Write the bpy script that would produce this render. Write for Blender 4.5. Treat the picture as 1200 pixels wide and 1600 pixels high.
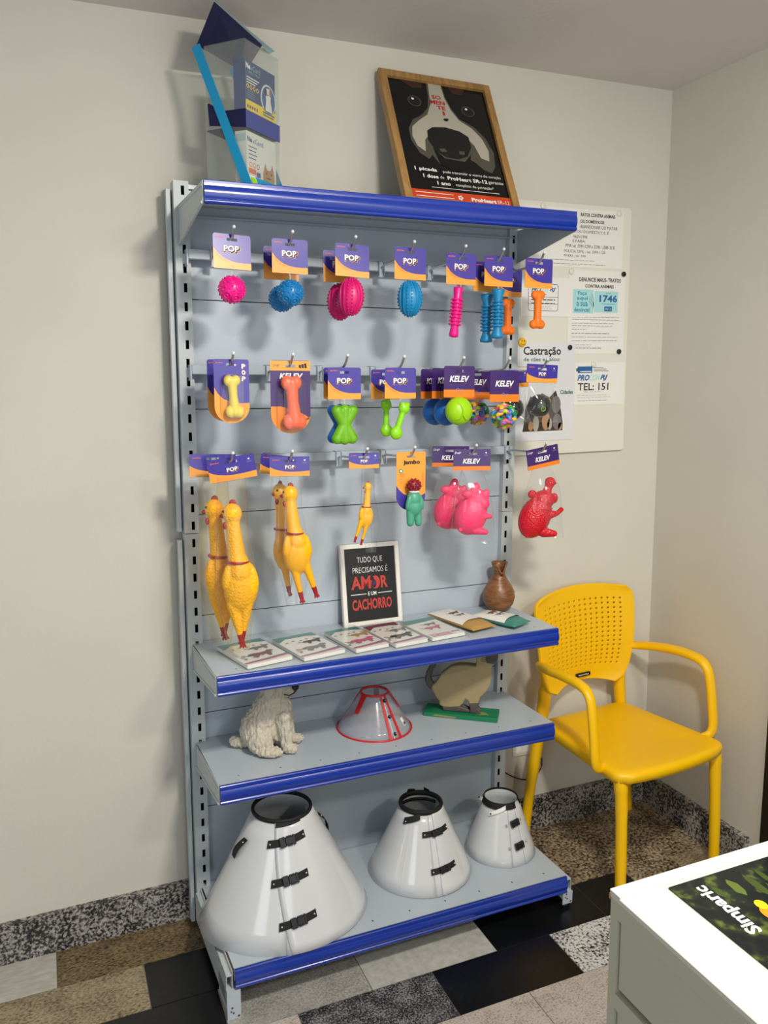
import bpy, math, random
from mathutils import Matrix, Vector, noise, Euler
random.seed(7)
for o in list(bpy.data.objects): bpy.data.objects.remove(o)
SC = bpy.context.scene
COL = SC.collection
PI = math.pi
R = math.radians

# ---------------- camera ----------------
cam_d = bpy.data.cameras.new('camera'); cam = bpy.data.objects.new('camera', cam_d); COL.objects.link(cam)
cam_d.sensor_fit = 'VERTICAL'; cam_d.sensor_height = 24.0; cam_d.lens = 24.0*1279.3/1600.0
cam_d.clip_start = 0.05
cam.location = (-0.3462, -2.3004, 1.6566); cam.rotation_euler = Euler((1.4050, 0.0122, -0.3938), 'XYZ')
SC.camera = cam

# ---------------- light and exposure ----------------
SC.view_settings.view_transform = 'Standard'; SC.view_settings.look = 'None'
SC.view_settings.gamma = 1.0; SC.view_settings.use_curve_mapping = False
SC.view_settings.exposure = 0.0
W = bpy.data.worlds.new('world'); SC.world = W; W.use_nodes = True
W.node_tree.nodes['Background'].inputs[0].default_value = (0.80, 0.86, 0.95, 1)
W.node_tree.nodes['Background'].inputs[1].default_value = 0.30
def area(name, loc, target, sx, sy, power, col):
    d = bpy.data.lights.new(name, 'AREA'); d.shape = 'RECTANGLE'; d.size = sx; d.size_y = sy; d.energy = power; d.color = col
    o = bpy.data.objects.new(name, d); COL.objects.link(o); o.location = loc
    o.rotation_euler = (Vector(target)-Vector(loc)).to_track_quat('-Z', 'Y').to_euler(); return o
area('ceiling_lamp_light', (0.50, -1.85, 2.52), (0.46, -1.40, 0.6), 0.22, 0.22, 43, (1.0, 0.94, 0.84))
area('second_ceiling_lamp_light', (1.35, -3.0, 2.55), (1.3, -2.9, 0.0), 0.28, 0.28, 30, (1.0, 0.94, 0.84))
area('left_window_daylight', (-2.3, -3.4, 1.3), (0.6, 0, 0.9), 1.1, 1.5, 16, (0.92, 0.96, 1.0))
area('doorway_daylight', (0.7, -4.6, 1.25), (0.5, 0, 1.0), 2.2, 2.0, 34, (0.90, 0.95, 1.0))

# ---------------- frames: the room is world space, the rack stands slightly turned and leaning ----------------
G = Euler((0, 0.0187, 0.0323), 'XYZ').to_matrix().to_4x4()
I4 = Matrix.Identity(4)

# ---------------- materials ----------------
MATS = {}
def lin(c):
    if isinstance(c, str):
        c = [int(c[i:i+2], 16)/255 for i in (1, 3, 5)]
    return tuple((x/12.92 if x <= .04045 else ((x+.055)/1.055)**2.4) for x in c[:3])+(1,)
def mat(name, color, rough=.5, metal=0, spec=.5, alpha=1, trans=0, bump=None, coat=0, sss=0):
    if name in MATS: return MATS[name]
    m = bpy.data.materials.new(name); m.use_nodes = True; nt = m.node_tree; b = nt.nodes['Principled BSDF']
    b.inputs['Base Color'].default_value = lin(color); b.inputs['Roughness'].default_value = rough
    b.inputs['Metallic'].default_value = metal; b.inputs['Specular IOR Level'].default_value = spec
    b.inputs['Alpha'].default_value = alpha; b.inputs['Transmission Weight'].default_value = trans
    b.inputs['Coat Weight'].default_value = coat; b.inputs['Subsurface Weight'].default_value = sss
    b.inputs['Subsurface Radius'].default_value = (.01, .01, .01)
    if bump:
        kind, scale, dist = bump
        tc = nt.nodes.new('ShaderNodeTexCoord')
        t = nt.nodes.new('ShaderNodeTexNoise' if kind == 'noise' else 'ShaderNodeTexVoronoi')
        t.inputs['Scale'].default_value = scale
        bp = nt.nodes.new('ShaderNodeBump'); bp.inputs['Distance'].default_value = dist; bp.inputs['Strength'].default_value = .8
        nt.links.new(tc.outputs['Object'], t.inputs['Vector'])
        nt.links.new(t.outputs['Fac' if kind == 'noise' else 'Distance'], bp.inputs['Height'])
        nt.links.new(bp.outputs[0], b.inputs['Normal'])
    MATS[name] = m; return m
def speckle(name, cols, scale=90, rough=.35, stretch=(1, 1, 1), detail=3, big=None):
    """granite: noise through a hard colour ramp"""
    m = bpy.data.materials.new(name); m.use_nodes = True; nt = m.node_tree; b = nt.nodes['Principled BSDF']
    tc = nt.nodes.new('ShaderNodeTexCoord'); mp = nt.nodes.new('ShaderNodeMapping'); mp.inputs['Scale'].default_value = stretch
    n = nt.nodes.new('ShaderNodeTexNoise'); n.inputs['Scale'].default_value = scale; n.inputs['Detail'].default_value = detail; n.inputs['Roughness'].default_value = .65
    n2 = nt.nodes.new('ShaderNodeTexNoise'); n2.inputs['Scale'].default_value = big or scale/9; n2.inputs['Detail'].default_value = 3
    mx = nt.nodes.new('ShaderNodeMath'); mx.operation = 'MULTIPLY_ADD'; mx.inputs[1].default_value = .35
    ad = nt.nodes.new('ShaderNodeMath'); ad.operation = 'ADD'; ad.inputs[1].default_value = -.175
    cr = nt.nodes.new('ShaderNodeValToRGB'); cr.color_ramp.interpolation = 'LINEAR'
    el = cr.color_ramp.elements
    for i, (p, c) in enumerate(cols):
        e = el[i] if i < 2 else el.new(p)
        e.position = p; e.color = lin(c)
    L = nt.links.new
    L(tc.outputs['Object'], mp.inputs[0]); L(mp.outputs[0], n.inputs['Vector']); L(mp.outputs[0], n2.inputs['Vector'])
    L(n2.outputs['Fac'], mx.inputs[0]); L(n.outputs['Fac'], mx.inputs[2]); L(mx.outputs[0], ad.inputs[0])
    L(ad.outputs[0], cr.inputs[0]); L(cr.outputs[0], b.inputs['Base Color'])
    b.inputs['Roughness'].default_value = rough
    MATS[name] = m; return m
def wood(name, c0, c1, axis_scale=(40, 40, 4), rough=.45, dist=2.5):
    m = bpy.data.materials.new(name); m.use_nodes = True; nt = m.node_tree; b = nt.nodes['Principled BSDF']
    tc = nt.nodes.new('ShaderNodeTexCoord'); mp = nt.nodes.new('ShaderNodeMapping'); mp.inputs['Scale'].default_value = axis_scale
    n = nt.nodes.new('ShaderNodeTexNoise'); n.inputs['Scale'].default_value = 1; n.inputs['Detail'].default_value = 6; n.inputs['Distortion'].default_value = dist
    cr = nt.nodes.new('ShaderNodeValToRGB'); cr.color_ramp.elements[0].position = .35; cr.color_ramp.elements[1].position = .65
    cr.color_ramp.elements[0].color = lin(c0); cr.color_ramp.elements[1].color = lin(c1)
    L = nt.links.new
    L(tc.outputs['Object'], mp.inputs[0]); L(mp.outputs[0], n.inputs['Vector']); L(n.outputs['Fac'], cr.inputs[0]); L(cr.outputs[0], b.inputs['Base Color'])
    b.inputs['Roughness'].default_value = rough; MATS[name] = m; return m
def film(name, tint, clear=.9, rough=.08, gloss=.1):
    """thin clear plastic"""
    m = bpy.data.materials.new(name); m.use_nodes = True; nt = m.node_tree
    for n in list(nt.nodes):
        if n.type != 'OUTPUT_MATERIAL': nt.nodes.remove(n)
    out = [n for n in nt.nodes if n.type == 'OUTPUT_MATERIAL'][0]
    tr = nt.nodes.new('ShaderNodeBsdfTransparent'); tr.inputs[0].default_value = lin(tint)
    gl = nt.nodes.new('ShaderNodeBsdfGlossy'); gl.inputs['Roughness'].default_value = rough
    df = nt.nodes.new('ShaderNodeBsdfDiffuse'); df.inputs[0].default_value = lin(tint)
    a = nt.nodes.new('ShaderNodeMixShader'); b = nt.nodes.new('ShaderNodeMixShader')
    a.inputs[0].default_value = 1-clear; b.inputs[0].default_value = gloss
    fr = nt.nodes.new('ShaderNodeLayerWeight'); fr.inputs[0].default_value = .5
    pw = nt.nodes.new('ShaderNodeMath'); pw.operation = 'POWER'; pw.inputs[1].default_value = 4.0
    ml = nt.nodes.new('ShaderNodeMath'); ml.operation = 'MULTIPLY_ADD'; ml.inputs[1].default_value = .5; ml.inputs[2].default_value = gloss*.35
    L = nt.links.new
    L(tr.outputs[0], a.inputs[1]); L(df.outputs[0], a.inputs[2]); L(a.outputs[0], b.inputs[1]); L(gl.outputs[0], b.inputs[2])
    L(fr.outputs['Facing'], pw.inputs[0]); L(pw.outputs[0], ml.inputs[0]); L(ml.outputs[0], b.inputs[0]); L(b.outputs[0], out.inputs[0])
    MATS[name] = m; return m
def paint(name, color, rough=.9):
    m = bpy.data.materials.new(name); m.use_nodes = True; nt = m.node_tree; b = nt.nodes['Principled BSDF']
    tc = nt.nodes.new('ShaderNodeTexCoord'); n = nt.nodes.new('ShaderNodeTexNoise'); n.inputs['Scale'].default_value = 3.0; n.inputs['Detail'].default_value = 5
    cr = nt.nodes.new('ShaderNodeValToRGB'); c = lin(color)
    cr.color_ramp.elements[0].color = tuple(x*.965 for x in c[:3])+(1,); cr.color_ramp.elements[1].color = c
    cr.color_ramp.elements[0].position = .35; cr.color_ramp.elements[1].position = .6
    n2 = nt.nodes.new('ShaderNodeTexNoise'); n2.inputs['Scale'].default_value = 60; n2.inputs['Detail'].default_value = 4
    bp = nt.nodes.new('ShaderNodeBump'); bp.inputs['Distance'].default_value = .002; bp.inputs['Strength'].default_value = .35
    L = nt.links.new
    L(tc.outputs['Object'], n.inputs[0]); L(n.outputs['Fac'], cr.inputs[0]); L(cr.outputs[0], b.inputs['Base Color'])
    L(tc.outputs['Object'], n2.inputs[0]); L(n2.outputs['Fac'], bp.inputs['Height']); L(bp.outputs[0], b.inputs['Normal'])
    b.inputs['Roughness'].default_value = rough; b.inputs['Specular IOR Level'].default_value = .25
    MATS[name] = m; return m

# ---------------- mesh builder ----------------
_T = {}
def text_mesh(s, bold, shear):
    k = (s, bold, shear)
    if k in _T: return _T[k]
    c = bpy.data.curves.new('t', 'FONT'); c.body = s; c.resolution_u = 2; c.offset = bold; c.shear = shear; c.fill_mode = 'FRONT'
    o = bpy.data.objects.new('t', c); COL.objects.link(o)
    dg = bpy.context.evaluated_depsgraph_get(); me = o.evaluated_get(dg).to_mesh()
    v = [tuple(x.co[:2]) for x in me.vertices]; f = [tuple(p.vertices) for p in me.polygons]
    o.evaluated_get(dg).to_mesh_clear()
    bpy.data.objects.remove(o); bpy.data.curves.remove(c)
    x0 = min(p[0] for p in v); x1 = max(p[0] for p in v); y0 = min(p[1] for p in v); y1 = max(p[1] for p in v)
    v = [((p[0]-x0)/(x1-x0)-.5, (p[1]-y0)/(y1-y0)-.5) for p in v]
    _T[k] = (v, f, (x1-x0)/(y1-y0)); return _T[k]
class MB:
    def __init__(s): s.v = []; s.f = []; s.m = []; s.s = []; s.mats = []; s.M = Matrix.Identity(4)
    def mi(s, m):
        if isinstance(m, str): m = MATS[m]
        if m not in s.mats: s.mats.append(m)
        return s.mats.index(m)
    def add(s, vs, fs, m, smooth=False):
        b = len(s.v); i = s.mi(m); M = s.M
        s.v += [tuple(M @ Vector(p)) for p in vs]
        for f in fs: s.f.append(tuple(b+k for k in f)); s.m.append(i); s.s.append(smooth)
    def box(s, x0, x1, y0, y1, z0, z1, m):
        v = [(x, y, z) for x in (x0, x1) for y in (y0, y1) for z in (z0, z1)]
        s.add(v, [(0, 1, 3, 2), (4, 6, 7, 5), (0, 4, 5, 1), (2, 3, 7, 6), (0, 2, 6, 4), (1, 5, 7, 3)], m)
    def bbox(s, x0, x1, y0, y1, z0, z1, m, r=.003, n=3):
        """box with edges rounded in the xy outline and chamfered top and bottom"""
        pts = rrect(x0, y0, x1, y1, r, n)
        cx, cy = (x0+x1)/2, (y0+y1)/2
        c = min(r*.6, (z1-z0)*.3)
        rings = []
        for z, k in ((z0, c), (z0+c, 0), (z1-c, 0), (z1, c)):
            rings.append([(cx+(x-cx)*(1-k/((x1-x0)/2)), cy+(y-cy)*(1-k/((y1-y0)/2)), z) for x, y in pts])
        s.loft(rings, m, cap=True, smooth=False)
    def poly(s, pts, d, m):
        """flat shape in the x-z plane facing -y, at y = -d"""
        s.add([(x, -d, z) for x, z in pts], [tuple(range(len(pts)))], m)
    def rect(s, x0, z0, x1, z1, d, m): s.poly([(x0, z0), (x1, z0), (x1, z1), (x0, z1)], d, m)
    def ell(s, cx, cz, rx, rz, d, m, n=20, a0=0): s.poly([(cx+rx*math.cos(2*PI*i/n+a0), cz+rz*math.sin(2*PI*i/n+a0)) for i in range(n)], d, m)
    def text(s, t, cx, cz, w, h, d, m, bold=0, shear=0, rot=0):
        v, f, asp = text_mesh(t, bold, shear)
        if h is None: h = w/asp
        if w is None: w = h*asp
        c, q = math.cos(rot), math.sin(rot)
        s.add([(cx+x*w*c-y*h*q, -d, cz+x*w*q+y*h*c) for x, y in v], f, m)
    def prism(s, pts, y0, y1, m, smooth=False):
        """outline in x-z given depth y0..y1"""
        n = len(pts)
        v = [(x, y0, z) for x, z in pts]+[(x, y1, z) for x, z in pts]
        f = [tuple(range(n)), tuple(range(2*n-1, n-1, -1))]
        s.add(v, f, m); s.add(v, [(i, i+n, (i+1) % n+n, (i+1) % n) for i in range(n)], m, smooth)
    def loft(s, rings, m, cap=True, smooth=True, close=True):
        n = len(rings[0]); v = [p for r in rings for p in r]; f = []
        for i in range(len(rings)-1):
            for j in range(n if close else n-1):
                k = (j+1) % n
                f.append((i*n+j, i*n+k, (i+1)*n+k, (i+1)*n+j))
        s.add(v, f, m, smooth)
        if cap:
            s.add(rings[0], [tuple(range(n-1, -1, -1))], m); s.add(rings[-1], [tuple(range(n))], m)
    def tube(s, pts, r, m, n=8, cap=True, closed=False, flat=1.0):
        pts = [Vector(p) for p in pts]; N = len(pts)
        rs = r if isinstance(r, (list, tuple)) else [r]*N
        rings = []; up = None
        for i, p in enumerate(pts):
            if closed: d = pts[(i+1) % N]-pts[i-1]
            else: d = pts[min(i+1, N-1)]-pts[max(i-1, 0)]
            d.normalize()
            if up is None:
                up = Vector((0, 0, 1)) if abs(d.z) < .9 else Vector((1, 0, 0))
            a = d.cross(up).normalized(); b = a.cross(d).normalized(); up = b
            rings.append([tuple(p+a*math.cos(2*PI*k/n)*rs[i]+b*math.sin(2*PI*k/n)*rs[i]*flat) for k in range(n)])
        if closed: rings.append(rings[0]); cap = False
        s.loft(rings, m, cap=cap)
    def lathe(s, prof, m, n=24, cap=True, c=(0, 0)):
        s.loft([[(c[0]+r*math.cos(2*PI*k/n), c[1]+r*math.sin(2*PI*k/n), z) for k in range(n)] for r, z in prof], m, cap=cap)
    def sphere(s, c, r, m, nu=16, nv=10):
        if not isinstance(r, (tuple, list)): r = (r, r, r)
        v = [(c[0], c[1], c[2]-r[2])]; f = []
        for j in range(1, nv):
            t = PI*j/nv
            for i in range(nu): v.append((c[0]+r[0]*math.sin(t)*math.cos(2*PI*i/nu), c[1]+r[1]*math.sin(t)*math.sin(2*PI*i/nu), c[2]-r[2]*math.cos(t)))
        v.append((c[0], c[1], c[2]+r[2])); L = len(v)-1
        for i in range(nu):
            k = (i+1) % nu
            f.append((0, 1+k, 1+i)); f.append((L, 1+(nv-2)*nu+i, 1+(nv-2)*nu+k))
            for j in range(nv-2): f.append((1+j*nu+i, 1+j*nu+k, 1+(j+1)*nu+k, 1+(j+1)*nu+i))
        s.add(v, f, m, True)
    def torus(s, c, R_, r, m, axis=(0, 0, 1), n=24, k=8, sx=1, sy=1):
        q = Vector((0, 0, 1)).rotation_difference(Vector(axis))
        s.tube([Vector(c)+q @ Vector((R_*sx*math.cos(2*PI*i/n), R_*sy*math.sin(2*PI*i/n), 0)) for i in range(n)], r, m, n=k, closed=True)
def rrect(x0, z0, x1, z1, r, n=4):
    p = []
    for cx, cz, a in ((x1-r, z1-r, 0), (x0+r, z1-r, 90), (x0+r, z0+r, 180), (x1-r, z0+r, 270)):
        for i in range(n+1): p.append((cx+r*math.cos(R(a+90*i/n)), cz+r*math.sin(R(a+90*i/n))))
    return p
def finish(name, me, parent, M):
    o = bpy.data.objects.new(name, me); COL.objects.link(o)
    if parent is not None: o.parent = parent
    elif M is not None: o.matrix_world = M
    return o
def obj(name, mb, parent=None, M=None, label=None):
    me = bpy.data.meshes.new(name); me.from_pydata(mb.v, [], mb.f)
    for m in mb.mats: me.materials.append(m)
    me.polygons.foreach_set('material_index', mb.m); me.polygons.foreach_set('use_smooth', mb.s); me.update()
    o = finish(name, me, parent, M)
    if label: o['label'] = label
    return o
def tag(o, label, cat, group=None):
    o['label'] = label; o['category'] = cat
    if group: o['group'] = group
    return o
def place(loc, rz=0, frame=G, rx=0, ry=0): return frame @ Matrix.Translation(loc) @ Euler((rx, ry, rz), 'XYZ').to_matrix().to_4x4()
def thing(name, label, cat, loc=(0, 0, 0), rz=0, frame=G, group=None, rx=0, ry=0):
    o = bpy.data.objects.new(name, None); COL.objects.link(o); o.empty_display_size = .05
    o.matrix_world = place(loc, rz, frame, rx, ry); return tag(o, label, cat, group)
def dup(root, loc, label, rz=0, frame=G, rx=0, ry=0):
    r = root.copy(); COL.objects.link(r); r.matrix_world = place(loc, rz, frame, rx, ry); r['label'] = label
    for ch in list(root.children):
        c = ch.copy(); COL.objects.link(c); c.parent = r
        for g in list(ch.children):
            d = g.copy(); COL.objects.link(d); d.parent = c
    return r
def struct(name, mb):
    o = obj(name, mb); o['kind'] = 'structure'; return o
def blob(name, parts, m, parent, voxel=.003, smooth=3, disp=None, label=None):
    """one continuous surface grown around overlapping balls: parts are ('s', centre, radii) or ('c', p0, r0, p1, r1)"""
    mb = MB()
    for p in parts:
        if p[0] == 's': mb.sphere(p[1], p[2], m, 20, 14)
        elif p[0] == 'r':                       # rotated ellipsoid: centre, radii, euler degrees
            keep = mb.M; mb.M = Matrix.Translation(p[1]) @ Euler([R(a) for a in p[3]], 'XYZ').to_matrix().to_4x4()
            mb.sphere((0, 0, 0), p[2], m, 20, 14); mb.M = keep
        else:
            a, b = Vector(p[1]), Vector(p[3]); L = (b-a).length; st = max(2, int(L/(min(p[2], p[4])*.35))+1)
            for i in range(st+1):
                t = i/st; mb.sphere(a.lerp(b, t), p[2]+(p[4]-p[2])*t, m, 14, 10)
    me = bpy.data.meshes.new(name+'_raw'); me.from_pydata(mb.v, [], mb.f); me.update()
    o = bpy.data.objects.new('tmp', me); COL.objects.link(o)
    md = o.modifiers.new('r', 'REMESH'); md.mode = 'VOXEL'; md.voxel_size = voxel
    if smooth:
        sm = o.modifiers.new('s', 'SMOOTH'); sm.iterations = smooth; sm.factor = .6
    dg = bpy.context.evaluated_depsgraph_get()
    new = bpy.data.meshes.new_from_object(o.evaluated_get(dg)); bpy.data.objects.remove(o); bpy.data.meshes.remove(me)
    if disp:
        amp, fr, strx = disp
        nv = [(v.co.copy(), v.normal.copy()) for v in new.vertices]
        for v, (c, n) in zip(new.vertices, nv):
            v.co = c+n*amp*noise.noise(Vector((c.x*fr, c.y*fr, c.z*fr*strx)))
    new.materials.clear(); new.materials.append(MATS[m] if isinstance(m, str) else m)
    new.polygons.foreach_set('use_smooth', [True]*len(new.polygons)); new.update(); new.name = name
    o = finish(name, new, parent, None)
    if label: o['label'] = label
    return o

# ---------------- material set ----------------
paint('wall_paint', '#d1cec2'); paint('ceiling_paint', '#dcd6d1')
mat('rack_grey', '#b3bec8', .28, bump=('noise', 40, .0004)); mat('upright_grey', '#bac2c4', .4)
mat('rust', '#5b4636', .8); mat('rubber', '#151515', .6)
mat('strip_blue', '#14349a', .24, coat=.5); MATS['strip_blue'].node_tree.nodes['Principled BSDF'].inputs['Coat Roughness'].default_value = .16; mat('strip_clear', '#dfe4ea', .12, coat=.6)
mat('gap_shade', '#15171a', .8); mat('black', '#0c0c0e', .45); mat('white', '#f2f2ef', .5); mat('ink', '#26282e', .7)  # first colour is painted shade for the insides of slots and holes
mat('steel', '#c9cbcc', .22, metal=.9); mat('hook_plastic', '#d8dcdd', .3)
mat('card_purple', '#43379a', .32, coat=.25); mat('card_orange', '#f3a23c', .35); mat('card_orange2', '#e58a2c', .35)
mat('card_dark', '#3c1f66', .35, coat=.15); mat('card_hot', '#f0801e', .35); mat('orange_ink', '#e46a32', .5); mat('grey_ink', '#8f86a8', .5)
mat('pink', '#f0128c', .3, sss=.1); mat('magenta', '#d3126f', .38); mat('blue_rubber', '#0f79b8', .32); mat('teal_blue', '#1183b8', .35)
mat('orange_toy', '#ff7a10', .45, sss=.1, bump=('voronoi', 260, .0012)); mat('yellow_bone', '#e9cf3e', .2); mat('coral', '#fb6d45', .3)
mat('green_rubber', '#6fb316', .42); mat('lime', '#8fdc1c', .28, sss=.2); mat('ball_lime', '#9ed60e', .35); mat('ball_blue', '#0d5fae', .35)
mat('k_pink', '#ea5f8a', .35); mat('k_yellow', '#f4c417', .35); mat('k_green', '#0f9b4a', .35); mat('k_blue', '#1c86c8', .35); mat('k_purple', '#9a63b0', .35); mat('k_lime', '#c5dc22', .35)
mat('chicken', '#ffc000', .4, bump=('voronoi', 170, .0022)); mat('chicken_smooth', '#ffb808', .38); mat('chicken_red', '#a3151c', .4)
mat('pig_pink', '#ff3f74', .45, sss=.2, bump=('voronoi', 230, .0008)); mat('pig_red', '#cf1026', .3, bump=('voronoi', 210, .0022))
mat('toy_green', '#4da184', .4, bump=('noise', 50, .001)); mat('toy_red', '#8e1426', .4)
mat('black_toy', '#16181a', .25, coat=.3); mat('cone_white', '#d3d6d9', .16, coat=.5); mat('strap', '#101012', .7); mat('buckle', '#1b1c20', .35)
mat('cone_inner', '#8f9297', .45); mat('snap', '#c9c3b4', .25, metal=.7)
mat('red_trim', '#c92327', .35); mat('yellow_chair', '#f4bf00', .36, spec=.45); mat('cab_top', '#d6d5cb', .3); mat('cab_side_shaded', '#c2c1ab', .45); mat('cab_gap', '#4a4b42', .8)  # cabinet sides: same cream as the top, with shade mixed into the colour
mat('statue', '#c2baa9', .75, bump=('noise', 150, .004)); mat('statue_black', '#161413', .4)
mat('cat_tan', '#a3916a', .6); mat('cat_grey', '#524b46', .6); mat('base_green', '#0f7a50', .45); mat('base_wear', '#8d8a58', .7)
mat('poster_black', '#0b0c0e', .12); mat('fur_white', '#aaa595', .6); mat('fur_shade', '#4d493e', .6); mat('fur_brown', '#3a1f14', .6); mat('poster_orange', '#c8431d', .3)
mat('poster_white', '#e6e4df', .4); mat('poster_red', '#b01f24', .4); mat('nose', '#151515', .3)
mat('frame_white', '#e9e6df', .4); mat('amor_red', '#c23a33', .5)
mat('navy', '#0c0c42', .5); mat('cyan', '#1193c4', .3); mat('pale_blue', '#9db7bf', .4)
mat('box_blue', '#2c4478', .35); mat('box_yellow', '#f0cf1c', .35); mat('box_white', '#dcdad4', .4); mat('box_pale', '#b4c4c0', .4); mat('box_orange', '#dd6a32', .4); mat('dog_tan', '#b08560', .6); mat('dog_dark', '#3b2d26', .6); mat('lilac', '#4d5590', .4)
mat('board_white', '#dfddd0', .28); mat('paper', '#e6e5df', .55); mat('paper2', '#dcdde0', .3); mat('info_blue', '#a8d8da', .5); mat('info_teal', '#1c8aa5', .5); mat('info_navy', '#1f5f9c', .5)
mat('smile_yellow', '#f0b90f', .3); mat('castr_green', '#2f6b4c', .5); mat('gold_line', '#e5b45c', .5)
mat('pk_pink', '#c6568a', .4); mat('pk_teal', '#3d7f74', .4); mat('pk_maroon', '#74202c', .4); mat('pk_grey', '#75706e', .5); mat('pk_brown', '#7a4a3a', .5); mat('pk_gold', '#b08a4a', .35); mat('pk_card', '#e4e1d9', .4)
speckle('banner_dark', [(.50, '#15181a'), (.60, '#1f261c'), (.72, '#55602a')], 22, .18); mat('leaf', '#56652a', .3); mat('leaf2', '#3c4a1f', .3); mat('amber', '#d58a1e', .3); mat('maroon', '#431a1e', .3)
film('clear_bag', '#fdfefe', .98, .10, .10); film('net_bag', '#fdf8ec', .98, .2, .08); film('acrylic', '#fafcfb', .95, .05, .08); film('cone_clear', '#f4f4f8', .84, .12, .1); film('cone_frost', '#f4f6f8', .42, .2, .12); film('blister', '#fefdfa', .985, .08, .12)
wood('oak', '#8f6a3c', '#ad854e', (30, 30, 5)); wood('vase_wood', '#6a4226', '#8f6138', (10, 10, 40), .35, 3)
speckle('granite_base', [(.36, '#17181b'), (.47, '#3f3e3d'), (.53, '#8d8a86'), (.66, '#b3afa8')], 120, .3)
speckle('granite_gold', [(.33, '#231b13'), (.44, '#594932'), (.56, '#7d6b4c'), (.7, '#94815f')], 85, .35, (1, 2.2, 1))  # gold tones darkened to stand in for low light on the left floor
speckle('granite_beige', [(.30, '#41362a'), (.42, '#75674f'), (.55, '#978a6f'), (.7, '#a99c80')], 100, .35, (1, 1.6, 1))  # beige likewise darkened, the dim light is in the colour
speckle('granite_brown', [(.36, '#1c1713'), (.45, '#5a4b3a'), (.54, '#94846a'), (.68, '#b3a68c')], 95, .35)
speckle('tile_black', [(.3, '#08090b'), (.62, '#0d0f12'), (.75, '#1c2226')], 60, .3)
speckle('marble_white', [(.3, '#a9a79d'), (.7, '#c2c0b7')], 25, .35, (1, 3, 1))
speckle('tile_grey', [(.35, '#7f7d78'), (.55, '#a3a19b'), (.7, '#b1afa8')], 150, .5)
speckle('tile_pale', [(.35, '#a6a6a1'), (.7, '#bdbdb8')], 40, .4)
speckle('tile_dark', [(.40, '#141517'), (.50, '#48484a'), (.60, '#8a8a8a')], 190, .5)
speckle('tile_speck', [(.37, '#151619'), (.43, '#77777a'), (.50, '#c9c8c5'), (.7, '#dddcd9')], 110, .35)
speckle('tile_pink', [(.35, '#8a7f78'), (.47, '#b7ada4'), (.7, '#c9c1b9')], 170, .45)
mat('grout', '#6d6a63', .9)

# ---------------- room ----------------
XR, YW, ZC = 1.7262, 0.085, 2.6025
f = MB(); f.box(-2.0, XR+.1, -3.6, YW+.1, -.05, -.002, 'grout')
rows = [(.085, -.09, -.425), (-.09, -.27, -.195), (-.27, -.443, -.02), (-.443, -.617, .158), (-.617, -.79, -.023)]
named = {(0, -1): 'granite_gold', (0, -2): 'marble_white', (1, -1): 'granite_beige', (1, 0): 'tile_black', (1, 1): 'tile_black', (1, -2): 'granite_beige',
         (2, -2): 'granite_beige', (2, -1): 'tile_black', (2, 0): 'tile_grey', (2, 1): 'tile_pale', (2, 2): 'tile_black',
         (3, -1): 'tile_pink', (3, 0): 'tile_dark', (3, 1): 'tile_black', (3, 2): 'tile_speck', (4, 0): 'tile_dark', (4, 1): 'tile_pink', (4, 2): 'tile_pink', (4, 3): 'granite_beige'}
y = -.79; k = 0
while y > -3.4:
    k += 1; rows.append((y, y-.1745, (.158, .353)[k % 2])); y -= .1745
pool = ['tile_pink', 'granite_beige', 'tile_dark', 'tile_black', 'tile_speck', 'tile_grey', 'granite_brown']
g = .0012
for r_, (y1, y0, xo) in enumerate(rows):
    for c_ in range(-6, 7):
        x0 = xo+.39*c_; x1 = x0+.39
        if x1 < -1.95 or x0 > XR: continue
        if r_ in (0, 1) and x0 > .55: m = 'granite_brown'
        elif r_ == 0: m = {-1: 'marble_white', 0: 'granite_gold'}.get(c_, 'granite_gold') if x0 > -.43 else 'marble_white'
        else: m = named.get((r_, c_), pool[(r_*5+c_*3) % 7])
        if r_ == 2 and c_ == 3:
            f.box(x0+g, 1.344-g, y0+g, y1-g, -.01, 0, 'tile_black'); f.box(1.344+g, min(x1-g, XR), y0+g, y1-g, -.01, 0, 'granite_brown'); continue
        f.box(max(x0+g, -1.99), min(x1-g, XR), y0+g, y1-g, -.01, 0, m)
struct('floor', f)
w = MB(); w.box(-2.0, XR+.12, YW, YW+.12, 0, ZC, 'wall_paint'); struct('wall_back', w)
w = MB(); w.box(XR, XR+.12, -.482, YW, 0, ZC, 'wall_paint'); w.box(XR, XR+.12, -1.36, -.482, 2.12, ZC, 'wall_paint'); w.box(XR, XR+.12, -3.6, -1.36, 0, ZC, 'wall_paint'); struct('wall_right', w)
w = MB(); w.box(-2.0, XR+.12, -3.6, YW+.12, ZC, ZC+.1, 'ceiling_paint'); struct('ceiling', w)
w = MB(); w.box(-2.0, XR-.02, YW-.02, YW, 0, .121, 'granite_base'); struct('baseboard_back', w)
w = MB(); w.box(XR-.02, XR, -.44, YW, 0, .121, 'granite_base'); w.box(XR-.02, XR, -3.6, -1.4, 0, .121, 'granite_base'); struct('baseboard_right', w)
w = MB(); w.box(XR+.004, XR+.10, -1.36, -.484, 0, 2.12, 'black'); w.box(XR-.004, XR+.02, -.52, -.484, 0, 2.12, 'black'); w.box(XR-.004, XR+.02, -1.36, -1.32, 0, 2.12, 'black'); w.box(XR-.004, XR+.02, -1.32, -.52, 2.08, 2.12, 'black')
struct('door_1', w)
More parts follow.
